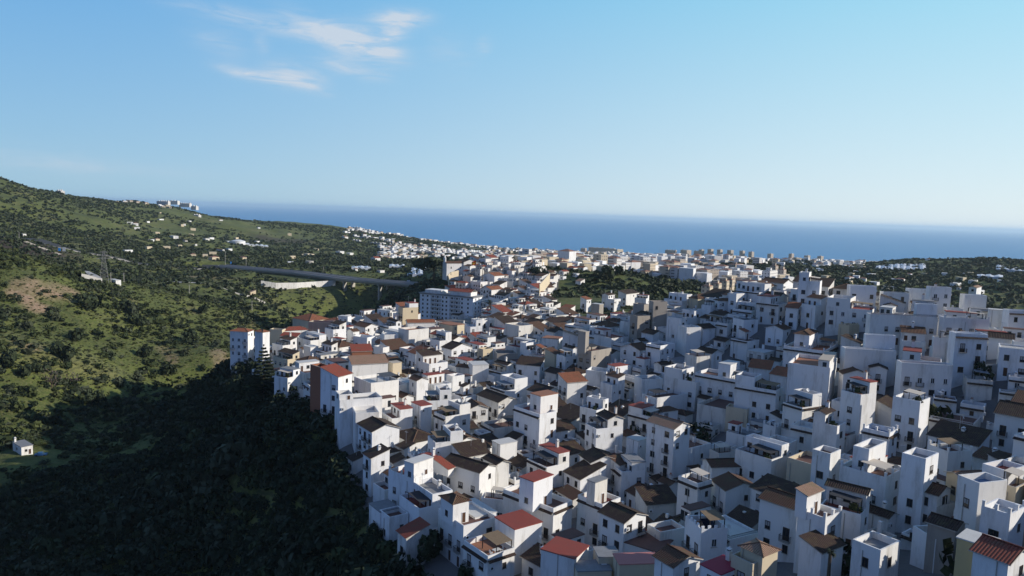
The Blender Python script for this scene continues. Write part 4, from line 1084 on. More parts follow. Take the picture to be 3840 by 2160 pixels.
for d, x, y in fill:
    yw = yaw_at(x, y)+frng.uniform(-.12, .12)
    for W, L in ((frng.uniform(6.5, 9.5), frng.uniform(7, 10)), (frng.uniform(5, 7), frng.uniform(5, 7)), (4, 4.6), (3, 3.4)):
        p = dict(C=Vector((x, y, 0)), yaw=yw, W=W, L=L, hand=False)
        cs = corners(p, .25)
        if not all(in_poly(a, b, VIL) for a, b in cs): continue
        near_r = [r for r in rects if abs(r[0][0]-x) < 34 and abs(r[0][1]-y) < 34]
        if any(overlap(cs, r) for r in near_r): continue
        zb = min(gz(a, b) for a, b in cs); p['C'].z = gz(x, y)
        h = frng.choice((4.4, 5.6, 6.0, 6.6, 7.4)) if W > 5 else frng.choice((3.0, 3.6, 4.6))
        ok = False
        for hh in (h, h*.75, 3.6, 2.4):
            pts = [proj((a, b, zz)) for a, b in cs for zz in (p['C'].z, p['C'].z+hh+.8)]
            x0, x1 = min(q[0] for q in pts), max(q[0] for q in pts); y0 = min(q[1] for q in pts); y1 = max(q[1] for q in pts)
            m = (GUARD[:, 0] > x0) & (GUARD[:, 0] < x1) & (GUARD[:, 1] > y0) & (GUARD[:, 1] < y1) & (GUARD[:, 2] > d+2)
            if not m.any(): ok = True; break
        if not ok: continue
        q = frng.random(); op = ''
        if q < .52: rf, rc = 'F', frng.choice('rtggwbbbb')
        elif q < .69: rf, rc = frng.choice(('Gx', 'Gy')), frng.choice('dddb' if d < 300 else 'dbbor')
        elif q < .90: rf, rc = frng.choice(('Al', 'Ar')), frng.choice('dddb' if d < 300 else 'dbbor')
        elif q < .96: rf, rc = 'H', frng.choice('bdd' if d < 300 else 'bor')
        else: rf, rc = 'S', frng.choice('wgr')
        if rf == 'F':
            for ch, pr in (('u', .5), ('e', .55), ('k', .08), ('K', .25), ('q', .1), ('p', .3), ('r', .42), ('s', .07), ('d', .25), ('c', .3), ('i', .25)):
                if frng.random() < pr: op += ch
        else: op = ''.join(ch for ch, pr in (('c', .5), ('i', .3)) if frng.random() < pr)
        if rf == 'F' and W > 5 and frng.random() < .62: op = 'T'+op.replace('u', '')
        if frng.random() < .12: op += 'x'
        p.update(h=hh, wm=frng.choice('WWWWWWWWWWOO'), rf=rf, rc=rc, op=op, lab='', extra=[], px=(x0+x1)/2, py=(y0+y1)/2, d=d)
        PLAN.append(p); rects.append(corners(p, .15)); nfill += 1
        break
    if d > 690: break

# how much of each house the picture shows (far to near, coarse)
RW, RH, RS = 960, 540, .25
buf = np.full((RH, RW), -1, np.int32)
def hull(P):
    P = sorted(set(P)); lo = []; up = []
    for p in P:
        while len(lo) > 1 and (lo[-1][0]-lo[-2][0])*(p[1]-lo[-2][1])-(lo[-1][1]-lo[-2][1])*(p[0]-lo[-2][0]) <= 0: lo.pop()
        lo.append(p)
    for p in P[::-1]:
        while len(up) > 1 and (up[-1][0]-up[-2][0])*(p[1]-up[-2][1])-(up[-1][1]-up[-2][1])*(p[0]-up[-2][0]) <= 0: up.pop()
        up.append(p)
    return lo[:-1]+up[:-1]
def cdist(p):
    c = corners(p); return math.hypot(sum(q[0] for q in c)/4, sum(q[1] for q in c)/4)
for i in sorted(range(len(PLAN)), key=lambda i: -cdist(PLAN[i])):
    p = PLAN[i]
    pts = [proj((a, b, z)) for a, b in corners(p) for z in (p['C'].z-2, p['C'].z+p['h'])]
    H_ = hull([(x*RS, y*RS) for x, y in pts])
    x0 = int(max(0, min(q[0] for q in H_))); x1 = int(min(RW-1, max(q[0] for q in H_)+1)); y0 = int(max(0, min(q[1] for q in H_))); y1 = int(min(RH-1, max(q[1] for q in H_)+1))
    p['box'] = (x0/RS, y0/RS, x1/RS, y1/RS)
    if x1 <= x0 or y1 <= y0: continue
    X, Y = np.meshgrid(np.arange(x0, x1+1)+.5, np.arange(y0, y1+1)+.5); ins = np.ones(X.shape, bool)
    for k in range(len(H_)):
        (ax, ay), (bx, by) = H_[k], H_[(k+1) % len(H_)]; ins &= (bx-ax)*(Y-ay)-(by-ay)*(X-ax) >= -.01
    sub_ = buf[y0:y1+1, x0:x1+1]; sub_[ins] = i
cnt = np.bincount(buf[buf >= 0].ravel(), minlength=len(PLAN))
for i, p in enumerate(PLAN): p['vis'] = int(cnt[i]); p['id'] = i
order = sorted([p for p in PLAN if p['vis'] > 0 or p['hand']], key=lambda p: -(p['vis']+(10**6 if p['hand'] and p['vis'] > 3 else 0)))
SOLO = order[:300]; solo_ids = {p['id'] for p in SOLO}
REST = [p for p in PLAN if p['id'] not in solo_ids]
# ------------------------------------------------------------------ build the houses
LAND = [('crenellated', 'the crenellated house'), ('tall white tower house', 'the tall white tower house'), ('salmon-pink', 'the salmon-roofed house'), ('near-black tile', 'the near-black tiled house'),
 ('tall box room', 'the tall box room'), ('dark tiled eave and red-roofed', 'the long dark-eaved house'), ('octagonal', 'the grey-beige octagonal block'), ('dark roof pavilion', 'the dark roof pavilion'),
 ('very large white', 'the very large white house'), ('one square window', 'the one-window cube'), ('pool-blue', 'the pool-blue roof terrace'), ('long black mossy', 'the long black mossy roof'), ('three balconies', 'the narrow cream balcony house'),
 ('two-tone', ''), ('glazed roof shelter', 'the glazed roof shelter'), ('tall white block of flats', 'the ravine-edge flats'), ('bright red hip', 'the bright red hip roof'), ('orange hip roofs', 'the orange hip roofs'),
 ('bright white cube house at the rim', 'the bright white rim cube'), ('stained cream-white', 'the stained cream-white house'), ('lit blank wall and paired', 'the paired-window house'), ('dark pyramid', 'the dark pyramid roof'), ('big brown pyramid', 'the brown pyramid roof'),
 ('brick-red terrace wall', 'the brick-red terrace'), ('sandy roof cube', 'the sandy roof cube'), ('white balustrade', 'the balustraded long facade'), ('large cream canopy', 'the large cream canopy'), ('four-part window', 'the blue-terrace house'),
 ('plain white cube house with grey sunken', 'the tall plain white cube'), ('white posts and green', 'the cream canopy'), ('slim white tower house', 'the slim lit-side tower'), ('dark red tiled roof in the lower', 'the dark red corner roof'), ('wide white flat roof', 'the wide white flat roof'),
 ('furnished roof terraces', 'the wide ridge balcony house'), ('drum-like house with red', 'the drum-like ridge house'), ('outside stair', 'the outside stair'), ('ruined weathered', 'the ruined wall house'), ('white pergola frame', 'the white pergola frame'),
 ('pale roof', ''), ('brown hip roof and square', 'the brown hip-roofed house'), ('striped red', 'the striped brick house'), ('broad bright red', 'the broad bright red roof'), ('lit gable on', 'the lit promontory gable')]
marks = []
for p in PLAN:
    for key, ph in LAND:
        if ph and p['lab'] and key in p['lab']: marks.append((p, ph)); break
def ctr(p): b = p['box']; return ((b[0]+b[2])/2, (b[1]+b[3])/2)
ORD = ['', 'second ', 'third ', 'fourth ', 'fifth ', 'sixth ', 'seventh ', 'eighth ', 'ninth ', 'tenth ']
def roof_phrase(p):
    rf, rc, op = p['rf'], p['rc'], p['op']
    if rf == 'F':
        ex = ''
        if 'T' in op: ex = ' before an upper storey'
        elif 'k' in op: ex = ' under a beige awning'
        elif 'K' in op: ex = ' under dark netting'
        elif 'q' in op: ex = ' under a grey sheet'
        elif 'u' in op: ex = ' and roof room'
        elif 'p' in op and 'r' not in op: ex = ' and white pillars'
        elif 'e' in op: ex = ' and tiled eave'
        return FLOORW[rc]+' terrace'+ex
    if rf == 'S': return FLOORW[rc]+' slab roof'
    return TILEW[rc]+{'Gx': ' gable', 'Gy': ' gable', 'Al': ' lean-to', 'Ar': ' lean-to', 'H': ' hip'}[rf]+' roof'
used = {}
rel = {}
def auto_label(p):
    c = ctr(p); best = min(marks, key=lambda m: math.hypot(ctr(m[0])[0]-c[0], (ctr(m[0])[1]-c[1])*1.6))
    mc = ctr(best[0]); dx, dy = c[0]-mc[0], c[1]-mc[1]
    dr = ('behind' if dy < 0 else 'in front of') if abs(dy)*1.4 > abs(dx) else ('ravine side of' if dx < 0 else 'hill side of')
    dr = {'ravine side of': 'on the ravine side of', 'hill side of': 'on the hill side of'}.get(dr, dr)
    size = ('tiny ' if p['vis'] < 40 else '')+('tall ' if p['h'] > 8 else ('low ' if p['h'] < 5 else ''))
    head = f"{size}{WALLW[p['wm']]} house, {roof_phrase(p)}"
    key = (head, dr, best[1]); n = used.get(key, 0); used[key] = n+1
    full = f"{head}, {ORD[min(n, 9)]}{dr} {best[1]}"
    if len(full.replace('-', ' ').split()) > 16: full = full.replace(' and white pillars', '').replace(' before an upper storey', '').replace(' and roof room', '').replace(' and tiled eave', '').replace('on the hill side of the', 'uphill of the').replace('on the ravine side of the', 'ravine-side of the')
    if len(full.replace('-', ' ').split()) > 16: full = full.replace(' under a beige awning', '').replace(' under dark netting', '').replace(' under a grey sheet', '').replace('weathered white', 'weathered')
    return full
seen_lab = set()
for p in sorted(SOLO, key=lambda p: p['d']):
    near = p['vis'] > 70 or (p['hand'] and p['d'] < 230)
    cs = corners(p); zb = min(gz(a, b) for a, b in cs)-p['C'].z-1.5
    root, top = house(tuple(p['C']), p['yaw'], p['W'], p['L'], p['h'], p['wm'], p['rf'], p['rc'], p['op'], near, p['id'], min(zb, -1.5))
    lab = p['lab'] or auto_label(p)
    if lab in seen_lab: lab += ' twin'
    seen_lab.add(lab)
    tag(root, lab, 'house', 'houses packed over the village hill')
    p['top'] = top; p['root'] = root
    c, s = math.cos(p['yaw']), math.sin(p['yaw'])
    for (xl, xc, yc, xr, back, wm, rf, rc, k) in p['extra']:
        ax, ay = uncrop(k, xc, yc); d2 = p['d']+abs(back) ; Q = at(ax, ay, d2)
        ex = Vector((c, s, 0)); ey = Vector((-s, c, 0))
        W2 = min(max(solve_len(Q, ex, uncrop(k, xr, 0)[0]), 1.8), 14); L2 = min(max(solve_len(Q, ey, uncrop(k, xl, 0)[0]), 1.8), 14)
        q = Q-p['C']; lx, ly = q.x*c+q.y*s, -q.x*s+q.y*c
        hh = q.z; zb2 = min(p['h']-1.2, hh-1.5)
        lx += .012; ly += .012
        if rf == 'F' and rc not in 'rtgwbcmus': rc = 'g'
        wo, t2 = volume(root, W2, L2, zb2, hh, wm, rf, rc, name='roof_room', loc=(lx, ly, 0))
        if hh-zb2 > 2 and W2 > 2.2:
            f0 = max(zb2, p['h']-.9)
            if L2 > 2: window(wo, 'L', W2, L2, L2*.4, min(f0+1.0, hh-1.4), .9, 1.1, False)
            on_wall('door', cached('door', door_mesh), wo, 'R', W2, L2, W2*.55, min(f0+.05, hh-2.1), .9, 2.0)
# the rest: the crowd of small roofs nobody could tell apart
rb = MB(); rr = random.Random(3)
for p in REST:
    Wd, Ld, h = p['W'], p['L'], p['h']; mb = wall_body(Wd, Ld, -4, h, M[p['wm']], p['rf'], .9, None)
    if p['rf'] == 'F': mb.box(.225, .225, h-1.1, Wd-.225, Ld-.225, h-.9, M['f'+p['rc']])
    elif p['rf'] == 'S': mb.box(-.1, -.1, h+.002, Wd+.1, Ld+.1, h+.15, M['f'+p['rc']])
    else:
        r_, _ = roof_pitched(p['rf'], Wd, Ld, h, M['t'+p['rc']]); n = len(mb.v); nf = len(mb.f); mb.v += r_.v; mb.f += [tuple(i+n for i in f) for f in r_.f]; mb.m += [mb.mi(r_.mats[i]) for i in r_.m]
        for k, u in r_.uv.items(): mb.uv[nf+k] = u
    for z in np.arange(1, h-1.6, 2.9):
        for y in np.arange(1.2, Ld-1.5, 2.8):
            if rr.random() < .6: mb.box(-.06, y, z, -.001, y+.9, z+1.2, M['glass'])
    if p['rf'] == 'F' and Wd > 4.2 and Ld > 4.2:
        zt = h-.9; fx = rr.uniform(.4, .6)
        if rr.random() < .7:
            x0, y0, x1, y1 = (Wd*fx, .04, Wd-.04, Ld-.04) if rr.random() < .5 else (.04, Ld*fx, Wd-.04, Ld-.04); zr = zt+rr.uniform(2.5, 3.1)
            mb.box(x0, y0, zt+.002, x1, y1, zr, M[p['wm']]); mb.box(x0-.12, y0-.1, zr+.002, x1+.02, y1+.02, zr+.16, M[rr.choice(('fb', 'fb', 'fg', 'fw', 'fr', 'fb'))])
            for q in range(2):
                yy = y0+(y1-y0)*(.2+.45*q); mb.box(x0-.05, yy, zt+.05, x0-.002, yy+.9, zt+2.0, M['glass'])
                xx = x0+(x1-x0)*(.2+.45*q); mb.box(xx, y0-.05, zt+.05, xx+.9, y0-.002, zt+2.0, M['glass'])
        if rr.random() < .45: mb.box(.3, .3, zt+2.25, Wd*fx-.1, min(4.2, Ld*.6), zt+2.33, M[rr.choice(('dcanopy', 'dcanopy', 'gcanopy', 'canopy', 'bamboo'))])
    if rr.random() < .5: mb.box(Wd*.7, Ld*.6, h-.4, Wd*.7+.5, Ld*.6+.5, h+1.5, M['W'])
    if p['rf'] in 'FS' and rr.random() < .5:
        mb.box(-.45, 0.01, h-1.25, -.003, Ld-.01, h-1.02, M['fb'])
    c, s = math.cos(p['yaw']), math.sin(p['yaw']); n = len(rb.v); nf = len(rb.f)
    rb.v += [(p['C'].x+c*x-s*y, p['C'].y+s*x+c*y, p['C'].z+z) for x, y, z in mb.v]; rb.f += [tuple(i+n for i in f) for f in mb.f]; rb.m += [rb.mi(mb.mats[i]) for i in mb.m]
    for k, u in mb.uv.items(): rb.uv[nf+k] = u
tag(rb.build('crowded_small_houses'), kind='stuff')
# ------------------------------------------------------------------ larger buildings, town on the plain, coast
def rect_from(k, xl, xc, yc, xr, d, yaw):
    ax, ay = uncrop(k, xc, yc); Q = at(ax, ay, d); y = R(yaw)
    ex = Vector((math.cos(y), math.sin(y), 0)); ey = Vector((-math.sin(y), math.cos(y), 0))
    return Q, max(3, solve_len(Q, ex, uncrop(k, xr, 0)[0], hi=160)), max(3, solve_len(Q, ey, uncrop(k, xl, 0)[0], hi=160))
def flats():
    """eight storeys of flats with stacked balconies, standing over the white houses"""
    Q, W, L = rect_from('9', 1650, 2185, 1285, 2275, 505, 64)
    W = max(W, 13); zg = 91; H = Q.z-zg; fl = 2.95
    root = empty('apartment_block', (Q.x, Q.y, zg), R(64)); tag(root, 'eight-storey white block of flats with stacked grey balconies below the chapel hill', 'apartment block')
    b = MB(); b.box(0, 0, -12, W, L, H, M['bright']); b.build('wall', root)
    b = MB(); b.box(-.6, -.6, H+.002, W+.6, L+.6, H+.9, M['fg']); b.build('cornice', root)
    b = MB(); b.box(2, 3, H+.902, W-2, L*.45, H+3.6, M['W']); b.box(2, L*.62, H+.902, W-2, L-3, H+3.2, M['W']); b.build('penthouse', root)
    b, _ = roof_pitched('Gy', W-4, L*.42, 0, M['tr']); b.build('roof', root, (2, 3, H+3.6))
    bays = [('w', .06), ('w', .15), ('B', .24), ('B', .33), ('w', .44), ('w', .51), ('B', .60), ('B', .69), ('w', .80), ('w', .91)]
    for f in range(8):
        z = H-(f+1)*fl+.2
        for kd, t in bays:
            x = t*L
            if kd == 'w': window(root, 'L', W, L, x-.6, z+.9, 1.2, 1.3, False)
            else:
                m = MB(); m.box(0, -.05, 0, L*.03, -.001, 2.1, M['glass']); m.box(L*.045+.001, -.04, .9, L*.09-.9, -.001, 2.1, M['shutter']); m.box(-.6, -1.1, -.15, L*.09-.2, -.003, 0, M['cap']); m.box(-.6, -1.12, .002, L*.09-.2, -1.06, .95, M['acwhite']); m.box(-.62, -1.1, .002, -.55, -.002, 2.7, M['W'])
                on_wall('balcony', m.mesh('balcony'), root, 'L', W, L, x, z)
        for t in (.25, .6): window(root, 'R', W, L, t*W, z+.9, 1.1, 1.3, False)
flats()
BL = """
7 1525 1682 240 1732 1000 62 fwW|long white block with tall end wall on the town edge
7 1745 1765 250 1925 1060 30 fwW|bright white double block with cream flank in the town
7 1742 1845 305 1925 960 55 fwG|grey-fronted white block before the bright double block
7 1300 1440 300 1468 950 62 fwW|white block with dark vertical balcony bands above the green ravine
7 1442 1510 192 1546 1120 60 fwG|square grey-tan block on the town skyline
7 1580 1772 200 1822 1180 60 fwW|long low white block on the town skyline
7 1925 2000 268 2028 950 58 fwC|cream slab block in the middle of the town
7 2000 2168 302 2216 900 62 fwW|wide white-grey block with many windows in the town
7 2035 2112 196 2152 1260 58 fwT|tan block behind the wide white-grey one
7 2140 2232 206 2262 1280 58 fwT|brown block with red roof on the town skyline
7 2240 2312 192 2338 1300 58 fwC|tall cream block at the end of the town skyline
7 2170 2250 250 2330 1120 50 fwT|tan stepped block before the tall cream one
7 1905 1992 470 2012 560 60 fwC|lowest of the cream terraced blocks behind the village
7 1990 2082 442 2112 590 60 fwC|second of the cream terraced blocks behind the village
7 2080 2162 416 2184 620 60 fwC|third of the cream terraced blocks behind the village
7 2150 2218 402 2238 650 60 fwC|topmost of the cream terraced blocks behind the village
7 2362 2402 418 2412 610 60 fwC|sunlit cream tower-like block behind the ridge
7 2268 2366 420 2380 640 62 fwG|shaded grey block beside the sunlit cream one
7 2430 2480 390 2500 700 55 fwW|white block under the tall balconied towers
7 965 1032 212 1047 1050 58 fwW|small white block at the ravine head
7 1090 1272 268 1302 1000 62 fwW|long pale block with red roofs above the ravine
7 1470 1562 335 1606 830 55 fwW|white stepped house block below the banded one
7 1535 1642 312 1692 850 55 fwW|white gabled block on the green ravine edge
7 75 192 195 206 1500 62 fwC|cream apartment row on the plain beside the palms
7 -80 58 200 72 1500 62 fwC|cream apartment row beyond the chapel
7 1200 1330 230 1445 1150 45 fwW|white block with pale gables beyond the ravine
7 1630 1722 165 1762 1700 40 fwC|hall with blue roof and cream gable on the plain
7 690 736 86 752 3150 50 fwT|tan tower pair by the sea west of the reddish row
7 770 1030 88 1044 3200 60 fwT|long reddish tan row by the sea
7 1030 1060 95 1120 3050 40 fwC|sunlit tan block at the end of the seaside row
7 1540 1648 106 1660 3300 60 fwT|wide hazy block by the sea
7 1695 1760 104 1806 3300 50 fwT|hazy double tower by the sea
7 1830 1880 112 1890 3350 50 fwT|low hazy tower beside the double tower
7 1880 1910 98 1936 3300 45 fwT|first slender seaside tower after the double tower
7 1968 2004 94 2030 3300 45 fwT|second slender seaside tower after the double tower
7 2064 2098 98 2122 3300 45 fwT|third slender seaside tower after the double tower
7 2166 2204 104 2232 3300 45 fwT|fourth slender seaside tower after the double tower
7 2290 2324 110 2346 3300 45 fwT|fifth slender seaside tower after the double tower
7 2380 2414 120 2438 3300 45 fwT|sixth slender seaside tower, before the wider gap
8 -5 30 140 56 3300 45 fwT|seventh seaside tower, brightly lit on its end
8 208 240 140 263 3300 45 fwT|eighth seaside tower, standing alone
8 364 402 158 428 3300 45 fwT|ninth seaside tower with flat lit top
8 496 535 165 561 3300 45 fwT|last seaside tower of the row
8 1010 1240 228 1255 3100 62 fwT|long hazy block row on the far shore
8 1255 1300 240 1318 3050 40 fwC|sunlit shore block beside the hazy row
8 1325 1350 238 1370 3050 40 fwC|small sunlit shore block beside the hazy row
8 -60 22 318 98 820 52 fwW|white balconied block at the ridge notch
8 95 160 300 178 880 52 fwT|tan balconied block at the ridge notch
8 22 78 262 106 980 50 fwT|dark-topped tan tower at the ridge notch
8 138 216 392 226 760 58 fwW|bright white lower block at the ridge notch
8 -10 88 400 104 720 58 fwW|white balcony row under the ridge-notch towers
0 1575 1690 310 1698 2450 64 fwW|striped white hotel on the far crest
0 1697 1786 306 1794 2440 66 fwW|stepped white hotel with towers on the far crest
0 1800 1906 332 1916 2400 62 fwW|white hotel wing on the far crest
0 1920 1972 360 1987 2380 60 fwW|small white villas group at the end of the far crest
0 1930 1998 447 2012 1900 60 fwW|lone white villa on the slope under the crest hotels
0 556 612 204 650 1960 50 fwW|long white farmhouse on the high crest
9 965 1045 574 1056 2750 60 fwW|white resort block at the top of the coastal hill
9 1060 1140 596 1150 2700 60 fwW|white stepped resort block below the hilltop one
9 1040 1112 666 1118 2550 62 fwG|grey terrace row with white end on the coastal hill
9 1140 1248 730 1256 2450 62 fwG|long grey resort row at the foot of the coastal hill
9 955 1040 704 1046 2500 62 fwW|low white terrace row under the coastal hill
9 1290 1372 716 1382 2480 58 fwW|white resort cluster low on the coastal hill
9 1320 1406 742 1416 2420 58 fwC|cream resort cluster below the white one
9 1600 1800 822 1812 2150 66 fwG|long grey resort row with white gable on the plain
9 1800 1830 826 1862 2100 40 fwW|white gable block ending the long grey row
9 1850 2040 850 2070 2050 62 fwG|second long grey row with cream end on the plain
9 2195 2400 890 2418 1800 64 fwG|broad grey apartment row behind the flag
9 2490 2570 895 2640 1700 45 fwC|cream sunlit row beyond the plaza
"""
for ln in BL.strip().splitlines():
    body, _, lab = ln.partition('|'); t = body.split(); k = t[0]; xl, xc, yc, xr, d, yaw = map(float, t[1:7])
    Q, W, L = rect_from(k, xl, xc, yc, xr, d, yaw); W = min(max(W, 9 if d < 2000 else 14), 60); L = min(max(L, 6), 140)
    hmax = 99
    if k == '0' or (k == '9' and xc < 1900):
        hq = None
        for dy in range(0, 60, 5):
            hq = hit(*uncrop(k, xc, yc+max(18, (xr-xl)*.16)+dy), 0, d*.6, 3300)
            if hq: break
        if hq: d = math.hypot(hq.x, hq.y); Q, W, L = rect_from(k, xl, xc, yc, xr, d, yaw); W = min(max(W, 9), 60); L = min(max(L, 6), 140); hmax = max(18, (xr-xl)*.16)*KZ/F_PX*d*1.15
    c, s = math.cos(R(yaw)), math.sin(R(yaw))
    zg = min(gz(Q.x, Q.y), gz(Q.x+c*W, Q.y+s*W), gz(Q.x-s*L, Q.y+c*L))-1; H = Q.z-gz(Q.x, Q.y)
    H = min(max(H, 5), hmax)

    if H > 60: H = 45
    z0 = Q.z-H
    root = empty('apartment_block', (Q.x, Q.y, z0), R(yaw)); tag(root, lab, 'apartment block')
    b = MB(); m = M[t[7]]; b.box(0, 0, -4 if hmax < 99 else max(min(zg-z0, -1), -25), W, L, H, m); nst = int(L/18)
    b.build('wall', root)
    b = MB(); rp = M['tile_far'] if t[7] in ('fwT', 'fwC') and d < 2000 else M['fw']
    b.box(.6, .6, H+.002, W-.6, L-.6, H+.5, rp)
    rs = random.Random(int(xc*7+yc))
    for q in range(max(1, min(5, int(L/10)))):
        y0 = L*(q+.2)/max(1, min(5, int(L/10))); b.box(W*.25, y0, H+.502, W*.25+rs.uniform(2.5, 4.5), y0+rs.uniform(2.5, 5), H+rs.uniform(2, 3.6), m)
    b.build('roof', root)
    if 'dark vertical' in lab:
        for q in range(6):
            g = MB(); g.box(0, -.5, 0, L/14, -.01, H-2, M['glass']); on_wall('balcony_band', g.mesh('balcony_band'), root, 'L', W, L, L*(q+.35)/6, 1)
    if 'terraced' in lab:
        g = MB(); g.box(-6, 1, -6, -.01, L-1, H*.6, m); g.box(-12, 2, -6, -6.01, L-2, H*.3, m); g.build('lower_terrace', root)
# single small villas that show by themselves
VI = """0 1840 1862 705 1888 1350 Gx d|tiny white gabled farmhouse amid the far orchards
0 1955 1964 745 1975 1320 S w|white hut just below the gabled orchard farmhouse
0 1700 1745 658 1798 1500 S w|low white farm shed across the far slope
0 2040 2070 683 2110 1450 S c|low cream farm shed by the round reservoirs
0 2165 2240 795 2258 1150 Gy o|white farmhouse with orange roof under the reservoirs
0 2262 2300 785 2338 1180 S u|small house with pale blue roof under the reservoirs
0 1100 1165 1115 1195 800 S w|white roadside box by the lattice pylon
0 218 230 650 247 1250 S w|white hut above the dark field
0 2500 2520 1230 2576 700 Al p|stone ruin with pinkish walls on the green slope
9 800 845 812 888 1750 S w|white villa with dark porch below the coastal hill
9 910 945 828 982 1720 S w|long white villa beside the dark-porch one
9 1155 1200 880 1252 1500 Gx r|white cottage with red roof on the valley floor
9 980 1000 1000 1020 1150 Gx p|pale field hut near the viaduct
9 1215 1250 1005 1295 1180 S c|pale flat farm shed near the viaduct
9 860 895 665 928 2350 Gx p|white villa apart on the side of the coastal hill
9 1530 1550 808 1580 2250 S c|cream villa between resort rows
9 1490 1530 756 1565 2450 S w|white villa on the shoulder of the coastal hill
9 1570 1605 770 1635 2420 S w|white villa next along the shoulder
9 1665 1690 765 1718 2500 S w|white villa where the coastal hill meets the plain
8 2015 2080 410 2112 900 S w|white stepped villa amid dark trees beyond the ridge
8 1830 1900 440 1945 880 S w|low white farm by the stepped villa
8 1905 1935 487 1972 560 Gx p|pale gabled cottage just beyond the ridge
8 2060 2100 482 2150 520 Gx p|second pale gabled cottage just beyond the ridge
7 340 400 330 458 760 Gy r|red-roofed terrace houses by the stadium wall
7 470 520 325 572 780 Gx r|white house with broad red roof in the orange-roof row
7 540 620 280 664 800 H r|white villa with red hip roof in the orange-roof row
7 650 720 282 762 820 Gy o|orange-roofed row house beside the red hip villa
7 745 790 275 858 840 Gy o|last orange-roofed row house above the ravine
7 605 650 356 674 700 S w|white shed on the green ravine slope
7 640 690 428 732 600 Al w|white hut half hidden in the green ravine
7 395 420 415 457 560 S w|white cube by the sloping cream wall
7 1702 1720 420 1740 640 S w|small white gate house in the ravine trees
7 500 515 392 542 640 S w|tiny white hut on the ravine slope"""
for ln in VI.splitlines():
    body, _, lab = ln.partition('|'); t = body.split(); k = t[0]; xl, xc, yc, xr, d = map(float, t[1:6])
    hq = hit(*uncrop(k, xc, yc+max(10, (xr-xl)*.28)), 0, d*.55, min(d*1.9, 3200)); d = math.hypot(hq.x, hq.y) if hq else d
    Q, W, L = rect_from(k, xl, xc, yc, xr, d, 48); W = min(max(W, 4), 30); L = min(max(L, 4), 30)
    g = gz(Q.x, Q.y); H = min(max(Q.z-g, 3.0), 9)
    root = empty('villa', (Q.x, Q.y, max(g, Q.z-H)), R(48)); tag(root, lab, 'small house', None)
    rf, rc = t[6], t[7]
    if rf in ('S', 'F') and rc not in 'rtgwbcmus': rc = 'w'
    if rf not in ('S', 'F') and rc not in 'dbopr': rc = 'p'
    volume(root, W, L, min(-4, g-max(g, Q.z-H)-1), H, 'C' if 'ruin' in lab else 'W', rf, rc); facade(root, random.Random(int(xc)), 'L', W, L, .1, H, False, .7, .2)
# the town between: far too many to tell apart
tb = MB(); tr = random.Random(9)
def scatter(n, pa, pb, d0, d1, s0, s1, hs, cols, clump=0):
    k = 0; tries = 0
    while k < n and tries < n*12:
        tries += 1
        d = math.exp(tr.uniform(math.log(d0), math.log(d1))); A = az_of(tr.uniform(pa, pb), 980); x, y = d*math.sin(A), d*math.cos(A)
        if clump and float(fbm(np.array([x/160]), np.array([y/160]), 41, 3)[0]) < clump-.25+.1*tr.random(): continue
        z = gz(x, y)
        if z < 1: continue
        W, L, H = tr.uniform(s0, s1), tr.uniform(s0, s1), tr.choice(hs); a = R(tr.choice((30, 50, 60))+tr.uniform(-8, 8)); c, s = math.cos(a), math.sin(a)
        n0 = len(tb.v); m = M[tr.choice(cols)]; tb.box(0, 0, -5, W, L, H, m)
        if tr.random() < .22:
            q, _ = roof_pitched('H', W, L, H+.1, M['tile_far'], .3, .2); o_ = len(tb.v); tb.v += q.v; tb.f += [tuple(i+o_ for i in f) for f in q.f]; tb.m += [tb.mi(q.mats[i]) for i in q.m]
        tb.v[n0:] = [(x+c*p[0]-s*p[1], y+s*p[0]+c*p[1], z+p[2]) for p in tb.v[n0:]]; k += 1
scatter(480, 1950, 2960, 760, 1500, 8, 15, (5, 7, 9, 12, 15), ('fwW','fwW','fwW','W','W','fwC','fwT'), .2)
scatter(2600, 1420, 3250, 1500, 3250, 6, 13, (4, 5, 6, 8), ('W','W','W','fwW','fwC'), .16)
scatter(330, 1500, 2450, 2300, 3200, 8, 15, (4, 6, 7), ('W','W','W','fwW','fwC'), .2)
scatter(260, 1290, 1640, 2350, 2950, 7, 14, (4, 6, 8), ('W','W','W','fwC'), .15)
scatter(90, 1900, 2330, 640, 900, 7, 11, (4, 6), ('W','W','C'), .22)
scatter(40, 430, 1200, 1100, 2300, 6, 12, (3, 4, 5), ('W','W','C'), 0)
scatter(60, 3000, 3840, 700, 2200, 6, 12, (3, 4, 5), ('W','W','C'), .1)
scatter(30, 300, 640, 2380, 2480, 7, 12, (4, 5), ('W','fwC','fwT'), 0)
tag(tb.build('far_town'), kind='stuff')
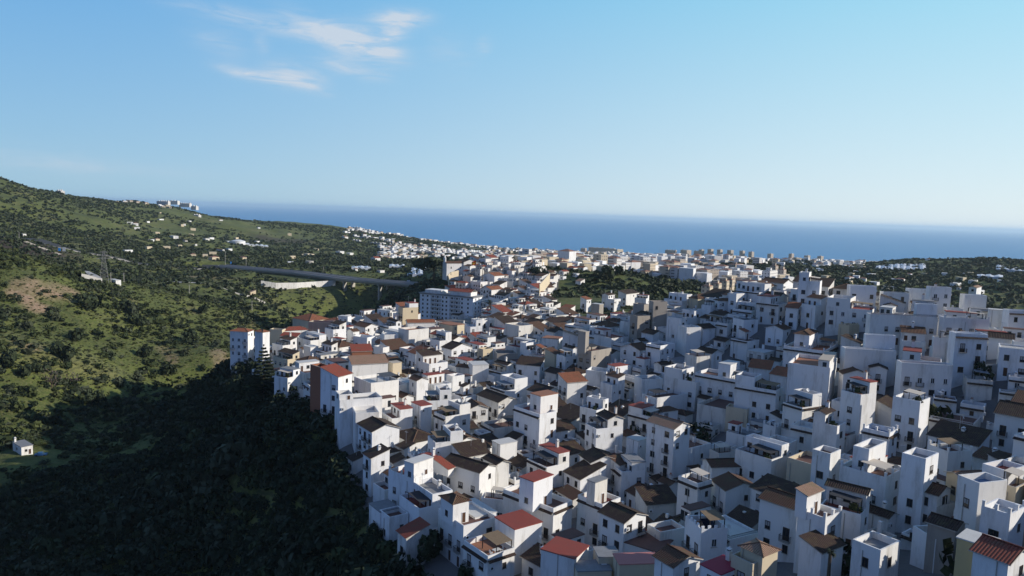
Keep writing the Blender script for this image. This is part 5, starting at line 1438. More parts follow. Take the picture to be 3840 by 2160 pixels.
# sheets, tanks, reservoirs
def sheet(k, x0, y0, x1, y1, d0, depth, lab, name='greenhouse', cat='greenhouse'):
    hq = hit(*uncrop(k, (x0+x1)/2, (y0+y1)/2), 3, d0*.5, d0*1.9); d0 = math.hypot(hq.x, hq.y) if hq else d0
    a = at(*uncrop(k, x0, y0), d0); b_ = at(*uncrop(k, x1, y1), d0); u = (b_-a); u.z = 0; Lh = u.length; u.normalize(); v = Vector((-u.y, u.x, 0))
    if v.y < 0: v = -v
    root = empty(name, a, math.atan2(u.y, u.x)); tag(root, lab, cat)
    m = MB(); n = max(3, int(Lh/9)); sg = 1 if (Vector((-u.y, u.x, 0)).y > 0) else -1
    for q in range(n):
        x = Lh*q/n; x2 = Lh*(q+1)/n; xm = (x+x2)/2
        za = gz(*(a+u*x).xy)-a.z; zb = gz(*(a+u*x+v*depth).xy)-a.z
        m.face([(x,0,za+3),(xm,0,za+3.9),(xm,sg*depth,zb+3.9),(x,sg*depth,zb+3)], M['sheet']); m.face([(xm,0,za+3.9),(x2,0,za+3),(x2,sg*depth,zb+3),(xm,sg*depth,zb+3.9)], M['sheet'])
        m.face([(x,0,za-3),(x2,0,za-3),(x2,0,za+3),(xm,0,za+3.9),(x,0,za+3)], M['sheet'])
    m.build('sheeting', root)
sheet('8', 1080, 275, 1590, 318, 1850, 60, 'long white greenhouse roof across the dark hillside')
sheet('8', 2290, 300, 2640, 315, 1480, 60, 'white greenhouse strip high by the frame edge')
sheet('8', 2100, 362, 2365, 380, 1300, 30, 'thin pale greenhouse strip under the high one')
sheet('9', 1340, 950, 1505, 972, 1250, 45, 'pale greenhouse left of the umbrella pine')
sheet('9', 1560, 985, 1745, 1008, 1130, 45, 'pale greenhouse beside the umbrella pine')
sheet('9', 960, 972, 1155, 990, 1280, 40, 'pale greenhouse beyond the viaduct deck')
sheet('9', 1520, 1030, 1680, 1050, 1000, 35, 'grey greenhouse roof just below the umbrella pine')
sheet('0', 2460, 742, 2700, 765, 1300, 50, 'white sheeted reservoir beside the domed one')
sheet('7', 590, 130, 730, 137, 2700, 60, 'white greenhouse far out on the coastal plain')
sheet('7', 1130, 165, 1300, 190, 2100, 60, 'pale greenhouse row on the plain before the towers')
sheet('8', 230, 285, 560, 300, 2000, 50, 'pale greenhouse row beyond the ridge notch')
def tank(k, xa, xb, y0, y1, d, lab, dome=False):
    hq = hit(*uncrop(k, (xa+xb)/2, y1), 0, d*.55, d*1.9); d = math.hypot(hq.x, hq.y) if hq else d
    a = at(*uncrop(k, xa, y1), d); b_ = at(*uncrop(k, xb, y1), d); c_ = (a+b_)/2; r_ = (b_-a).length/2; h_ = (y1-y0)*KZ/F_PX*d
    root = empty('water_tank', (c_.x, c_.y, gz(c_.x, c_.y))); tag(root, lab, 'water tank')
    z = c_.z-gz(c_.x, c_.y); m = MB(); m.cyl((0,0,-2),(0,0,max(z, .5)+h_),r_,r_,M['cap'] if not dome else M['acwhite'],28); m.build('shell', root)
    if dome: m = MB(); m.cyl((0,0,max(z,.5)+h_+.01),(0,0,max(z,.5)+h_+3),r_*1.02,r_*.35,M['acwhite'],28); m.build('dome', root)
tank('9', 497, 580, 912, 936, 1350, 'round cream water tank on the green slope above the viaduct')
tank('0', 2320, 2470, 712, 735, 1350, 'wide domed white reservoir on the far slope', True)

# ------------------------------------------------------------------ roads, wall, viaduct
def ribbon(name, pts, wd, m, lift=.35):
    b = MB(); P = []
    for i in range(len(pts)-1):
        for t in np.linspace(0, 1, 9)[:-1]: P.append(pts[i].lerp(pts[i+1], t))
    P.append(pts[-1]); E = []
    for i, p in enumerate(P):
        q = P[min(i+1, len(P)-1)]-P[max(i-1, 0)]; n = Vector((-q.y, q.x, 0)).normalized()*wd/2
        z = max(gz(p.x, p.y), gz(p.x+n.x, p.y+n.y), gz(p.x-n.x, p.y-n.y))+lift; E.append(((p.x+n.x, p.y+n.y, z), (p.x-n.x, p.y-n.y, z)))
    for i in range(len(E)-1):
        q = [E[i][0], E[i][1], E[i+1][1], E[i+1][0]]
        b.face(q, m); 
        for j in (0, 1): b.face([E[i][j], E[i+1][j], (*E[i+1][j][:2], E[i+1][j][2]-3), (*E[i][j][:2], E[i][j][2]-3)], M['concrete'])
    o = b.build(name); tag(o, kind='structure'); return o
ribbon('highway', [at(-200, 945, 1100), at(100, 952, 1080), at(225, 945, 1060), at(500, 985, 1060), at(760, 1000, 1050), D0], 22, M['asphalt'], .6)
ribbon('access_road', [at(560, 1068, 800), at(700, 1070, 790), at(900, 1062, 800), at(1000, 1062, 830)], 6, M['concrete'])
ribbon('track', [at(0, 900, 1040), at(110, 920, 1010), at(225, 948, 985)], 6, M['fc'])
ribbon('hillside_lane', [at(270, 1060, 700), at(335, 1075, 660), at(365, 1090, 640), at(290, 1095, 620)], 7, M['concrete'])
ribbon('lane', [at(3660, 1420, 200), at(3720, 1330, 212), at(3800, 1345, 210), at(3900, 1400, 200)], 5, M['fg'], .15)
def viaduct():
    root = empty('viaduct', (D2.x, D2.y, DECK)); tag(root, 'twin-deck concrete motorway viaduct on tall piers over the ravine', 'viaduct')
    ctrl = [D0, D1, D2, D3]; side = (D3-D0).normalized(); nrm = Vector((-side.y, side.x, 0)); nrm = nrm if nrm.y > 0 else -nrm
    for off, nm in ((0, 'deck'), (15.5, 'deck')):
        b = MB(); P = [c+nrm*off-Vector((D2.x, D2.y, DECK)) for c in ctrl]
        for i in range(3):
            p, q = P[i], P[i+1]; n2 = nrm*11.5
            for (za, zb, w0, w1, mm) in ((-3.4, -1.4, 2.5, 9, M['concrete']), (-1.398, 0, 0, 11.5, M['cap'])):
                a0, a1, b0, b1 = p+nrm*w0, p+nrm*w1, q+nrm*w0, q+nrm*w1
                for A_, B_ in ((a0, b0), (b1, a1)):
                    b.face([(A_.x,A_.y,za),(B_.x,B_.y,za),(B_.x,B_.y,zb),(A_.x,A_.y,zb)], mm)
                b.face([(a0.x,a0.y,zb),(b0.x,b0.y,zb),(b1.x,b1.y,zb),(a1.x,a1.y,zb)], M['fg'] if zb == 0 else mm); b.face([(a1.x,a1.y,za),(b1.x,b1.y,za),(b0.x,b0.y,za),(a0.x,a0.y,za)], mm)
                for A_, B_ in ((a0, a1), (b1, b0)): b.face([(A_.x,A_.y,za),(A_.x,A_.y,zb),(B_.x,B_.y,zb),(B_.x,B_.y,za)], mm)
        dk = b.build('deck', root)
        for o_ in (.1, 11.1):
            bb = MB()
            for i in range(3):
                p, q = P[i]+nrm*o_, P[i+1]+nrm*o_; u = nrm*.3
                bb.face([(p.x,p.y,.004),(q.x,q.y,.004),(q.x,q.y,1.0),(p.x,p.y,1.0)], M['concrete']); bb.face([(q.x+u.x,q.y+u.y,.004),(p.x+u.x,p.y+u.y,.004),(p.x+u.x,p.y+u.y,1.0),(q.x+u.x,q.y+u.y,1.0)], M['concrete']); bb.face([(p.x,p.y,1.0),(q.x,q.y,1.0),(q.x+u.x,q.y+u.y,1.0),(p.x+u.x,p.y+u.y,1.0)], M['concrete'])
            bb.build('parapet', dk)
    for px in (1156, 1282, 1412):
        # nearest point of the deck line to that picture column
        best = min((P0.lerp(P1, t) for P0, P1 in ((D0, D1), (D1, D2), (D2, D3)) for t in np.linspace(0, 1, 60)), key=lambda p: abs(proj(p)[0]-px))
        for off in (5.7, 21.2):
            c_ = best+nrm*off; g = gz(c_.x, c_.y); b = MB(); rel_ = c_-Vector((D2.x, D2.y, DECK)); a = math.atan2(side.y, side.x)
            b.box(-1.1, -2.6, g-DECK-3, 1.1, 2.6, -4.4, M['cap']); b.box(-1.3, -4.2, -4.4, 1.3, 4.2, -3.402, M['concrete'])
            b.build('pier', root, (rel_.x, rel_.y, 0), a)
viaduct()
def long_wall(name, lab, pts, h, m, cat='wall'):
    root = empty(name, pts[0]); tag(root, lab, cat); b = MB()
    for i in range(len(pts)-1):
        for s in range(4):
            p, q = pts[i].lerp(pts[i+1], s/4)-pts[0], pts[i].lerp(pts[i+1], (s+1)/4)-pts[0]; n = Vector((-(q-p).y, (q-p).x, 0)).normalized()*.5
            if n.y < 0: n = -n
            zt = h
            b.face([(p.x,p.y,p.z-1),(q.x,q.y,q.z-1),(q.x,q.y,q.z+zt),(p.x,p.y,p.z+zt)], m); b.face([(q.x+n.x,q.y+n.y,q.z-1),(p.x+n.x,p.y+n.y,p.z-1),(p.x+n.x,p.y+n.y,p.z+zt),(q.x+n.x,q.y+n.y,q.z+zt)], m); b.face([(p.x,p.y,p.z+zt),(q.x,q.y,q.z+zt),(q.x+n.x,q.y+n.y,q.z+zt),(p.x+n.x,p.y+n.y,p.z+zt)], m)
    b.build('masonry', root)
long_wall('retaining_wall', 'long cream concrete retaining wall under the viaduct approach', [hit(*uncrop('9', X, Y), 0, 500, 1300) for X, Y in ((50, 1165), (200, 1188), (410, 1185), (600, 1172), (800, 1158))], 7, M['O'])
long_wall('stadium_wall', 'sunlit cream wall climbing beside the green ravine slope', [at(*uncrop('7', 275, 560), 470), at(*uncrop('7', 330, 490), 500), at(*uncrop('7', 380, 425), 540)], 7, M['C'])
long_wall('plaza_wall', 'curved pale parapet wall around the chapel platform', [at(*uncrop('9', 1945, 1150), 575), at(*uncrop('9', 1930, 1105), 590), at(*uncrop('9', 1960, 1070), 605), at(*uncrop('9', 2040, 1050), 612)], 4, M['C'])

# ------------------------------------------------------------------ chapel, flag, pylons, poles, farm
def chapel():
    Q = at(*uncrop('9', 1917, 1045), 622); g = Q.z; yaw = R(28); root = empty('chapel', (Q.x, Q.y, g), yaw); tag(root, 'white hilltop chapel with brown tile gables and small belfry', 'chapel')
    u = (at(*uncrop('9', 2210, 1045), 622)-Q).length
    volume(root, u*.62, 9, -5, 9.5, 'W', 'Gx', 'b'); w2, _ = volume(root, u*.5, 13, -5, 10.5, 'W', 'Gy', 'b', name='transept', loc=(u*.62+.02, -1, 0))
    b = MB(); b.box(0, .5, 0, 1.0, 4.2, 4.6, M['W']); b.box(-.05, 1.7, 4.6, 1.05, 3.0, 6.2, M['W']); b.build('belfry', root, (-.4, 2.2, 9.5))
    on_wall('door', cached('door', door_mesh), root, 'R', u*.62, 9, u*.3, .1, 2.2, 3.6)
    for t in (.15, .5): window(root, 'R', u*.62, 9, u*t, 5, .9, 1.6, False)
    b = MB(); b.cyl((0,0,0),(0,0,5),1.6,1.4,M['W'],12); b.cyl((0,0,5),(0,0,7),1.4,.2,M['W'],12); b.build('turret', root, (u*1.12+.6, -3, 0))
    P = at(*uncrop('9', 2213, 1050), 610); H = 150*KZ/F_PX*610
    r2 = empty('flagpole', (P.x, P.y, gz(P.x, P.y))); tag(r2, 'tall pole flying a red and yellow flag beside the chapel', 'flagpole')
    zt = P.z-gz(P.x, P.y)+H; b = MB(); b.cyl((0,0,-1),(0,0,zt),.16,.09,M['steel'],8); b.build('pole', r2)
    b = MB(); fr = mat('flag_red', (.55,.03,.02), .8); fy = mat('flag_yellow', (.75,.42,.02), .8); n = 8
    for i in range(n):
        x0, x1 = -i*.46, -(i+1)*.46; y0, y1 = .3*math.sin(i*.9), .3*math.sin((i+1)*.9); dz0, dz1 = -.17*i, -.17*(i+1)
        for a_, c_, mm in ((0, .85, fr), (.85, 2.5, fy), (2.5, 3.35, fr)):
            b.face([(x0,y0,zt-.2-a_+dz0),(x1,y1,zt-.2-a_+dz1),(x1,y1,zt-.2-c_+dz1),(x0,y0,zt-.2-c_+dz0)], mm)
    em = mat('flag_emblem', (.3,.05,.03), .8)
    b.box(-1.6, -.36, zt-2.5, -1.0, .36, zt-1.75, em)
    fo = b.build('flag', r2); md = fo.modifiers.new('thick', 'SOLIDIFY'); md.thickness = .05
chapel()
def pylon(px, py0, py1, d, lab):
    hq = hit(px, py1, 0, d*.5, d*1.8); d = math.hypot(hq.x, hq.y) if hq else d
    P = at(px, py1, d); H = (py1-py0)/F_PX*d; root = empty('pylon', (P.x, P.y, min(P.z, gz(P.x, P.y))), .5); tag(root, lab, 'pylon')
    w0 = H*.13; b = MB(); nlev = 9; mm = M['fg']; L_ = lambda t: w0*(1-t)+.5*t
    for k in range(nlev):
        t0, t1 = k/nlev, (k+1)/nlev; c0, c1 = L_(t0), L_(t1); q0 = [(sx*c0, sy*c0, t0*H) for sx, sy in ((-1,-1),(1,-1),(1,1),(-1,1))]; q1 = [(sx*c1, sy*c1, t1*H) for sx, sy in ((-1,-1),(1,-1),(1,1),(-1,1))]
        for i in range(4):
            j = (i+1) % 4; b.bar(q0[i], q1[i], .15, mm); b.bar(q0[i], q1[j], .07, mm); b.bar(q0[j], q1[i], .07, mm); b.bar(q1[i], q1[j], .08, mm)
    b.build('lattice', root)
    for t, a_ in ((.78, .2), (.88, .16), (.98, .11)):
        b = MB(); b.bar((-H*a_,0,H*t),(H*a_,0,H*t),.22,mm); b.bar((-H*a_,0,H*t),(0,0,H*(t+.05)),.15,mm); b.bar((H*a_,0,H*t),(0,0,H*(t+.05)),.15,mm); b.build('cross_arm', root)
pylon(391, 958, 1062, 850, 'grey lattice power pylon beside the hillside lane')
def pole(px, py0, py1, d, lab, name='utility_pole', arm=True):
    hq = hit(px, py1, 0, d*.5, d*1.4); d = math.hypot(hq.x, hq.y) if hq else d
    P = at(px, py1, d); H = (py1-py0)/F_PX*d; root = empty(name, P); tag(root, lab, 'pole', 'poles across the valley')
    b = MB(); b.cyl((0,0,-2),(0,0,H),.24,.16,M['concrete'],6); b.build('shaft', root)
    if arm: b = MB(); b.bar((-1.2,0,H-.5),(1.2,0,H-.5),.14,M['concrete']); b.build('cross_arm', root)
for a in ((416, 1025, 1058, 840, 'short pole just beside the lattice pylon'), (465, 1027, 1062, 820, 'pale pole between the pylon and the white roadside box'), (845, 945, 995, 1020, 'tall pole where the motorway meets the viaduct'), (923, 963, 1006, 1010, 'pole by the blue motorway sign'),
          (72, 876, 900, 1050, 'pole above the dark field'), (1122, 875, 900, 1900, 'thin mast by the far dark field'), (2472, 930, 970, 2900, 'white chimney mast standing on the coast'), (1213, 1000, 1022, 930, 'lamp pole on the viaduct deck'), (710, 1070, 1100, 780, 'pole below the access road'), (945, 1130, 1165, 640, 'pole on the green slope above the flats')): pole(*a)
def billboard(px, py0, py1, wpx, d, m, lab):
    hq = hit(px, py1, 0, d*.5, d*1.4); d = math.hypot(hq.x, hq.y) if hq else d
    P = at(px, py1, d); H = (py1-py0)/F_PX*d; W = wpx/F_PX*d; root = empty('road_sign', P, .2); tag(root, lab, 'sign')
    b = MB(); b.box(-W/2, -.15, H*.25, W/2, .15, H, m); b.build('panel', root)
    for x in (-W*.3, W*.3): b = MB(); b.box(x-.15, .16, -2, x+.15, .4, H*.8, M['steel']); b.build('post', root)
blue = mat('blue_sign_face', (.03,.22,.6), .5); pale = mat('pale_sign_back', (.45,.48,.52), .5)
billboard(223, 932, 945, 7, 1050, blue, 'small blue motorway sign by the track')
billboard(240, 930, 946, 9, 1040, pale, 'pale motorway sign back beside the blue one')
billboard(866, 982, 992, 5, 1030, blue, 'blue motorway sign before the viaduct')
def farm():
    Q = hit(163/2.0125, 1620+178/2.0125, 0, 200, 500); g = gz(Q.x, Q.y); yaw = R(52); root = empty('farmhouse', (Q.x, Q.y, max(g, Q.z)), yaw); tag(root, 'small flat-roofed white farmhouse at the shadow edge in the ravine', 'farmhouse')
    XL, XR = 62/2.0125, 249/2.0125; ex = Vector((math.cos(yaw), math.sin(yaw), 0)); ey = Vector((-math.sin(yaw), math.cos(yaw), 0)); W = min(solve_len(Q, ex, XR), 8); L = min(solve_len(Q, ey, XL), 9)
    b = MB(); b.box(0,0,-3,W,L,3.2,M['W']); b.build('wall', root); b = MB(); b.box(-.2,-.2,3.202,W+.2,L+.2,3.4,M['fg']); b.build('roof', root)
    put('chimney', cached(('ch', 0), lambda: chimney_mesh(0)), root, (.6, L-.8, 3.4)); window(root, 'L', W, L, L*.45, 1.2, .8, .9, True); window(root, 'R', W, L, W*.3, 1.2, .8, .9, True); on_wall('door', cached('door', door_mesh), root, 'R', W, L, W*.6, .02, 1, 2)
    P = hit(310/2.0125, 1620+180/2.0125, 0, 200, 500); gg = gz(P.x, P.y)+.05; r2 = empty('car', (P.x, P.y, gg), R(15)); tag(r2, 'blue car parked beside the white farmhouse', 'car')
    bl = mat('blue_car_paint', (.035,.10,.22), .3); b = MB(); b.box(-2.1,-.85,.3,2.1,.85,.85,bl)
    cab = [(-1.3,-.8,.852),(1.1,-.8,.852),(.6,-.65,1.42),(-1.0,-.65,1.42)]; c2 = [(x,-y,z) for x,y,z in cab]; b.face(cab, bl); b.face(c2[::-1], bl); b.face([cab[3],cab[2],c2[2],c2[3]], bl); b.face([cab[2],cab[1],c2[1],c2[2]], M['glass']); b.face([cab[0],cab[3],c2[3],c2[0]], M['glass']); b.build('body', r2)
    for x in (-1.3, 1.3):
        for y in (-.86, .66): w_ = MB(); w_.cyl((0,0,0),(0,.2,0),.32,.32,M['iron'],14); w_.build('wheel', r2, (x, y, .32))
farm()
# ------------------------------------------------------------------ vegetation
def leafmat(name, cols, tr=None):
    def b(nt, bs, col):
        oi = nt.nodes.new('ShaderNodeObjectInfo'); v = nt.nodes.new('ShaderNodeVertexColor'); v.layer_name = 'tone'
        n = noise(nt, 1.1, 3); sx = nt.nodes.new('ShaderNodeSeparateColor'); nt.links.new(v.outputs[0], sx.inputs[0])
        t = math_(nt, 'ADD', math_(nt, 'MULTIPLY', sx.outputs[0], .75), math_(nt, 'MULTIPLY', n, .3))
        nt.links.new(ramp(nt, t, [(.12, cols[0]), (.45, cols[1]), (.8, cols[2]), (.97, cols[3])]), bs.inputs['Base Color'])
    return mat(name, cols[1], .8, b)
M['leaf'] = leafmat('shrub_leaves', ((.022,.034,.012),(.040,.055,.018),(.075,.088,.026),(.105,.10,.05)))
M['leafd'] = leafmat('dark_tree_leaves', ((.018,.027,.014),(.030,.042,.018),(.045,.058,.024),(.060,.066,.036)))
M['olive'] = leafmat('grey_green_leaves', ((.035,.045,.025),(.055,.066,.036),(.085,.095,.055),(.11,.115,.075)))
M['twig'] = leafmat('bare_twigs', ((.07,.055,.045),(.10,.08,.065),(.13,.105,.09),(.15,.12,.1)))
def clump_proto(n, size, seed, flat=.75):
    g = np.random.default_rng(seed); nb = 5
    cs = g.normal(size=(nb, 3))*.36; cs[:, 2] = np.abs(cs[:, 2])*.8+.2
    which = g.integers(0, nb, n); v = g.normal(size=(n, 3)); v /= np.linalg.norm(v, axis=1)[:, None]
    c = cs[which]+v*(g.uniform(.55, 1, n)**.5)[:, None]*.52; c[:, 2] = np.maximum(c[:, 2]*flat+.22, .03)
    nrm = v+g.normal(size=(n, 3))*.45; nrm /= np.linalg.norm(nrm, axis=1)[:, None]
    a = np.cross(nrm, g.normal(size=(n, 3))); a /= np.linalg.norm(a, axis=1)[:, None]; b = np.cross(nrm, a)
    s = (size*g.uniform(.6, 1.3, n))[:, None]
    q = np.stack([c-a*s-b*s*.7, c+a*s-b*s*.6, c+a*s*.8+b*s*.8, c-a*s*.9+b*s*.7], 1)
    return q                                     # n,4,3 in unit radius, z up from 0
def bulk(name, P, Sx, Sz, protos, mats, mi, tone):
    """one mesh of many clumps: P n,3; per-clump scale, material index, tone"""
    n = len(P); k = protos[0].shape[0]; pr = np.stack(protos)[RNG.integers(0, len(protos), n)]
    th = RNG.uniform(0, 2*np.pi, n); c, s = np.cos(th)[:, None, None], np.sin(th)[:, None, None]
    X = (pr[..., 0]*c-pr[..., 1]*s)*Sx[:, None, None]; Y = (pr[..., 0]*s+pr[..., 1]*c)*Sx[:, None, None]; Z = pr[..., 2]*Sz[:, None, None]
    V = np.stack([X+P[:, 0, None, None], Y+P[:, 1, None, None], Z+P[:, 2, None, None]], -1).reshape(-1, 3)
    me = bpy.data.meshes.new(name); np_mesh(me, V, np.arange(len(V)).reshape(-1, 4))
    for m in mats: me.materials.append(m)
    me.polygons.foreach_set('material_index', np.repeat(mi, k).astype(np.int32))
    ca = me.color_attributes.new('tone', 'FLOAT_COLOR', 'POINT'); t = np.repeat(np.clip(tone, 0, 1), k*4); t = np.clip(t+np.repeat(RNG.normal(0, .09, n*k), 4), 0, 1)
    ca.data.foreach_set('color', np.stack([t, t, t, np.ones_like(t)], 1).astype(np.float32).ravel()); return put(name, me)
GZV = np.vectorize(gz)
HOUSE_R = [(p['C'].x, p['C'].y, max(p['W'], p['L'])+1.5) for p in PLAN]
def sample(n, a0, a1, d0, d1, keep):
    A = RNG.uniform(a0, a1, n*4); D = np.sqrt(RNG.uniform(d0*d0, d1*d1, n*4)); x, y = D*np.sin(A), D*np.cos(A)
    m = keep(x, y, D, A) & ~in_poly(x, y, VIL); x, y = x[m][:n], y[m][:n]; return x, y, GZV(x, y)
def dens(x, y, s, seed): return fbm(x/s, y/s, seed, 4)+.5
FARMP = hit(80, 1708, 0, 200, 500)
def clear(x, y):
    m = np.hypot(x-FARMP.x-2, y-FARMP.y) > 13
    for ax, ay in ((D0, D3),):
        u = np.array([ay.x-ax.x, ay.y-ax.y]); l = np.hypot(*u); u /= l; t = (x-ax.x)*u[0]+(y-ax.y)*u[1]; q = -(x-ax.x)*u[1]+(y-ax.y)*u[0]; zz = np.array([gz(a_, b_) if -150 < t_ < l+10 and abs(q_-12) < 22 else 0 for a_, b_, t_, q_ in zip(x, y, t, q)]); m &= ~((t > -150) & (t < l+10) & (np.abs(q-12) < 22) & (zz > DECK-6))
    return m
e_i = lambda x, y: np.array([_E[min(max(int(np.interp(math.atan2(a, b), AZ, np.arange(NA))), 0), NA-1), min(max(int((math.log(math.hypot(a, b))-L0)/(L1-L0)*(ND-1)), 0), ND-1)] for a, b in zip(x, y)])
near_p = [clump_proto(46, .27, s) for s in range(6)]; far_p = [clump_proto(13, .5, 20+s) for s in range(5)]; big_p = [clump_proto(150, .13, 40+s) for s in range(6)]
# sunlit hillside scrub
x, y, z = sample(7000, R(-40), R(-3), 240, 720, lambda x, y, D, A: (dens(x, y, 60, 5)+RNG.uniform(-.25, .25, len(x)) > .52) & clear(x, y))
ok = e_i(x, y) < .55; x, y, z = x[ok], y[ok], z[ok]; n = len(x); s = RNG.gamma(3, .42, n)+.35; t = np.clip(RNG.normal(.45, .22, n)+fbm(x/40, y/40, 9, 2)*.8, 0, 1)
bulk('hillside_scrub', np.stack([x, y, z-.2], 1), s, s*RNG.uniform(.7, 1.2, n), near_p, [M['leaf'], M['leafd'], M['olive']], RNG.choice(3, n, p=[.55, .28, .17]), t)['kind'] = 'stuff'
# low grass and herb tufts between
x, y, z = sample(14000, R(-40), R(-5), 240, 700, lambda x, y, D, A: clear(x, y)); n = len(x); s = RNG.uniform(.3, .9, n)
bulk('herb_tufts', np.stack([x, y, z-.1], 1), s*1.3, s*.7, [clump_proto(7, .55, 60+k) for k in range(4)], [M['leaf']], np.zeros(n, int), np.clip(RNG.normal(.82, .15, n), 0, 1))['kind'] = 'stuff'
# thicket on the shaded slope under the village
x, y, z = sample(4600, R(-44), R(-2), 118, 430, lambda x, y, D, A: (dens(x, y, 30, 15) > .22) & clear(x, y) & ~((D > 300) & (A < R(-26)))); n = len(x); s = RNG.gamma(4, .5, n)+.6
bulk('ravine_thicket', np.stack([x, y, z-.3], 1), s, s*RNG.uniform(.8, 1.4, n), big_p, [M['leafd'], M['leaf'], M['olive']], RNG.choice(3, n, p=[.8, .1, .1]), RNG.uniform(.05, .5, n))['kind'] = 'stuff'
x, y, z = sample(900, az_of(1130, 1120), az_of(1600, 1120), 540, 890, lambda x, y, D, A: clear(x, y) & (dens(x, y, 40, 91) > .3)); n = len(x); s = RNG.uniform(1.2, 3.2, n)
bulk('gorge_thicket', np.stack([x, y, z-.3], 1), s, s*RNG.uniform(.8, 1.2, n), near_p, [M['leafd'], M['olive']], RNG.choice(2, n, p=[.8, .2]), RNG.uniform(.05, .5, n))['kind'] = 'stuff'
# orchards and woods far off
x, y, z = sample(15000, R(-42), R(-6), 640, 1500, lambda x, y, D, A: clear(x, y) & (dens(x, y, 45, 61)+RNG.uniform(-.2, .2, len(x)) > .45)); n = len(x); s = RNG.uniform(.7, 1.7, n)
bulk('valley_scrub', np.stack([x, y, z-.2], 1), s*1.3, s*.8, [clump_proto(7, .5, 70+k) for k in range(4)], [M['olive'], M['leaf'], M['leafd']], RNG.choice(3, n, p=[.4, .35, .25]), np.clip(RNG.normal(.45, .2, n), 0, 1))['kind'] = 'stuff'
def far_green(name, num, a0, a1, d0, d1, sc, seed, thr, s0, s1):
    x, y, z = sample(num, a0, a1, d0, d1, lambda x, y, D, A: (dens(x, y, sc, seed)+RNG.uniform(-.12, .12, len(x)) > thr) & clear(x, y)); m = z > 3; x, y, z = x[m], y[m], z[m]
    n = len(x); s = RNG.uniform(s0, s1, n); bulk(name, np.stack([x, y, z-.3], 1), s, s*RNG.uniform(.75, 1.15, n), far_p, [M['leafd'], M['olive'], M['leaf']], RNG.choice(3, n, p=[.45, .35, .2]), np.clip(RNG.normal(.4, .2, n), 0, 1))['kind'] = 'stuff'
far_green('valley_orchards', 10500, R(-42), R(-2), 690, 1500, 110, 23, .45, 1.0, 3.4)
far_green('far_hill_orchards', 11000, R(-44), R(0), 1400, 2600, 160, 27,   .45, 1.5, 4.2)
far_green('plain_trees', 3200, R(-12), R(24), 1150, 3150, 130, 29, .52, 1.8, 4.2)
far_green('hill_scrub_beyond_ridge', 15000, R(10), R(42), 420, 2300, 120, 33, .37, 1.6, 4.6)
far_green('green_ravine_behind_village', 2600, R(-3), R(16), 420, 900, 45, 35, .44, .8, 2.6)
# single trees and bushes one can pick out
CM = {}
def crown_mesh(kind, v):
    def f():
        g = np.random.default_rng(v*31+len(kind))
        if kind == 'leafd': q = clump_proto(170, .17, 100+v, 1.0)
        elif kind == 'twig': q = clump_proto(120, .06, 120+v, 1.1)
        elif kind == 'pine': q = clump_proto(160, .17, 140+v, .45)
        else: q = clump_proto(110, .2, 160+v, .8)
        me = bpy.data.meshes.new('crown'); np_mesh(me, q.reshape(-1, 3), np.arange(q.shape[0]*4).reshape(-1, 4)); me.materials.append(M['leafd' if kind == 'pine' else kind])
        ca = me.color_attributes.new('tone', 'FLOAT_COLOR', 'POINT'); t = np.repeat(np.clip(g.normal(.45, .16, q.shape[0]), 0, 1), 4); ca.data.foreach_set('color', np.stack([t, t, t, np.ones_like(t)], 1).astype(np.float32).ravel()); return me
    return cached(('crown', kind, v), f)
def trunk_mesh():
    b = MB(); b.cyl((0,0,-.3),(0,0,.42),.075,.05,M['bark'],7); 
    for k in range(5): a = k*1.3; b.cyl((0,0,.22+.03*k),(.34*math.cos(a),.34*math.sin(a),.62),.035,.012,M['bark'],5)
    return b.mesh('trunk')
def tree(name, cat, P, sx, sz, kind, v, lab, group=None, parts=True, lift=.0):
    if parts:
        r = empty(name, P, v*1.1); tag(r, lab, cat, group); put('trunk', cached('trunk', trunk_mesh), r, (0,0,0), 0, (sx, sx, sz)); put('crown', crown_mesh(kind, v % 4), r, (0,0,lift*sz), 0, (sx, sx, sz))
    else:
        r = put(name, crown_mesh(kind, v % 4), None, P, v*1.1, (sx, sx, sz)); tag(r, lab, cat, group)
    return r
TR = """870 120 60 leafd|large dark carob bush high on the sunlit slope
760 440 52 leafd|dark rounded bush on the pale grassy shoulder
660 620 60 leafd|broad dark bush in the middle of the sunlit slope
75 715 56 leafd|big dark bush at the frame edge of the sunlit slope
250 800 40 leafd|dark bush beside the pale rocks low on the slope
365 765 36 leafd|small dark bush next to the one by pale rocks
930 1085 50 leafd|dark bush at the shadow edge near the small bank
1690 800 44 leafd|dark bush near the shadow line toward the flats
1330 190 46 olive|grey-green bush beside the dark gully
1910 460 50 leafd|dark bush level with the flats' roofs
2030 180 34 leafd|dark bush among pale rocks near the slope crest
520 900 66 twig|large bare grey-brown tree low on the slope
750 900 56 twig|second bare grey-brown tree beside the bush
1240 140 44 leafd|dark tree at the top of the gully
1380 300 44 leafd|dark tree midway down the gully
1450 620 40 leafd|dark tree at the foot of the gully
560 250 34 olive|grey-green bush above the pale grass
240 340 34 olive|grey-green bush near the frame edge
1220 900 42 olive|olive tree above the shadow line
1380 860 36 olive|slim olive tree above the shadow line
1060 880 34 leafd|dark shrub beneath the grassy bank
320 1010 44 leaf|leafy bush above the farmhouse
160 1160 46 leaf|bright leafy bush near the farmhouse gardens"""
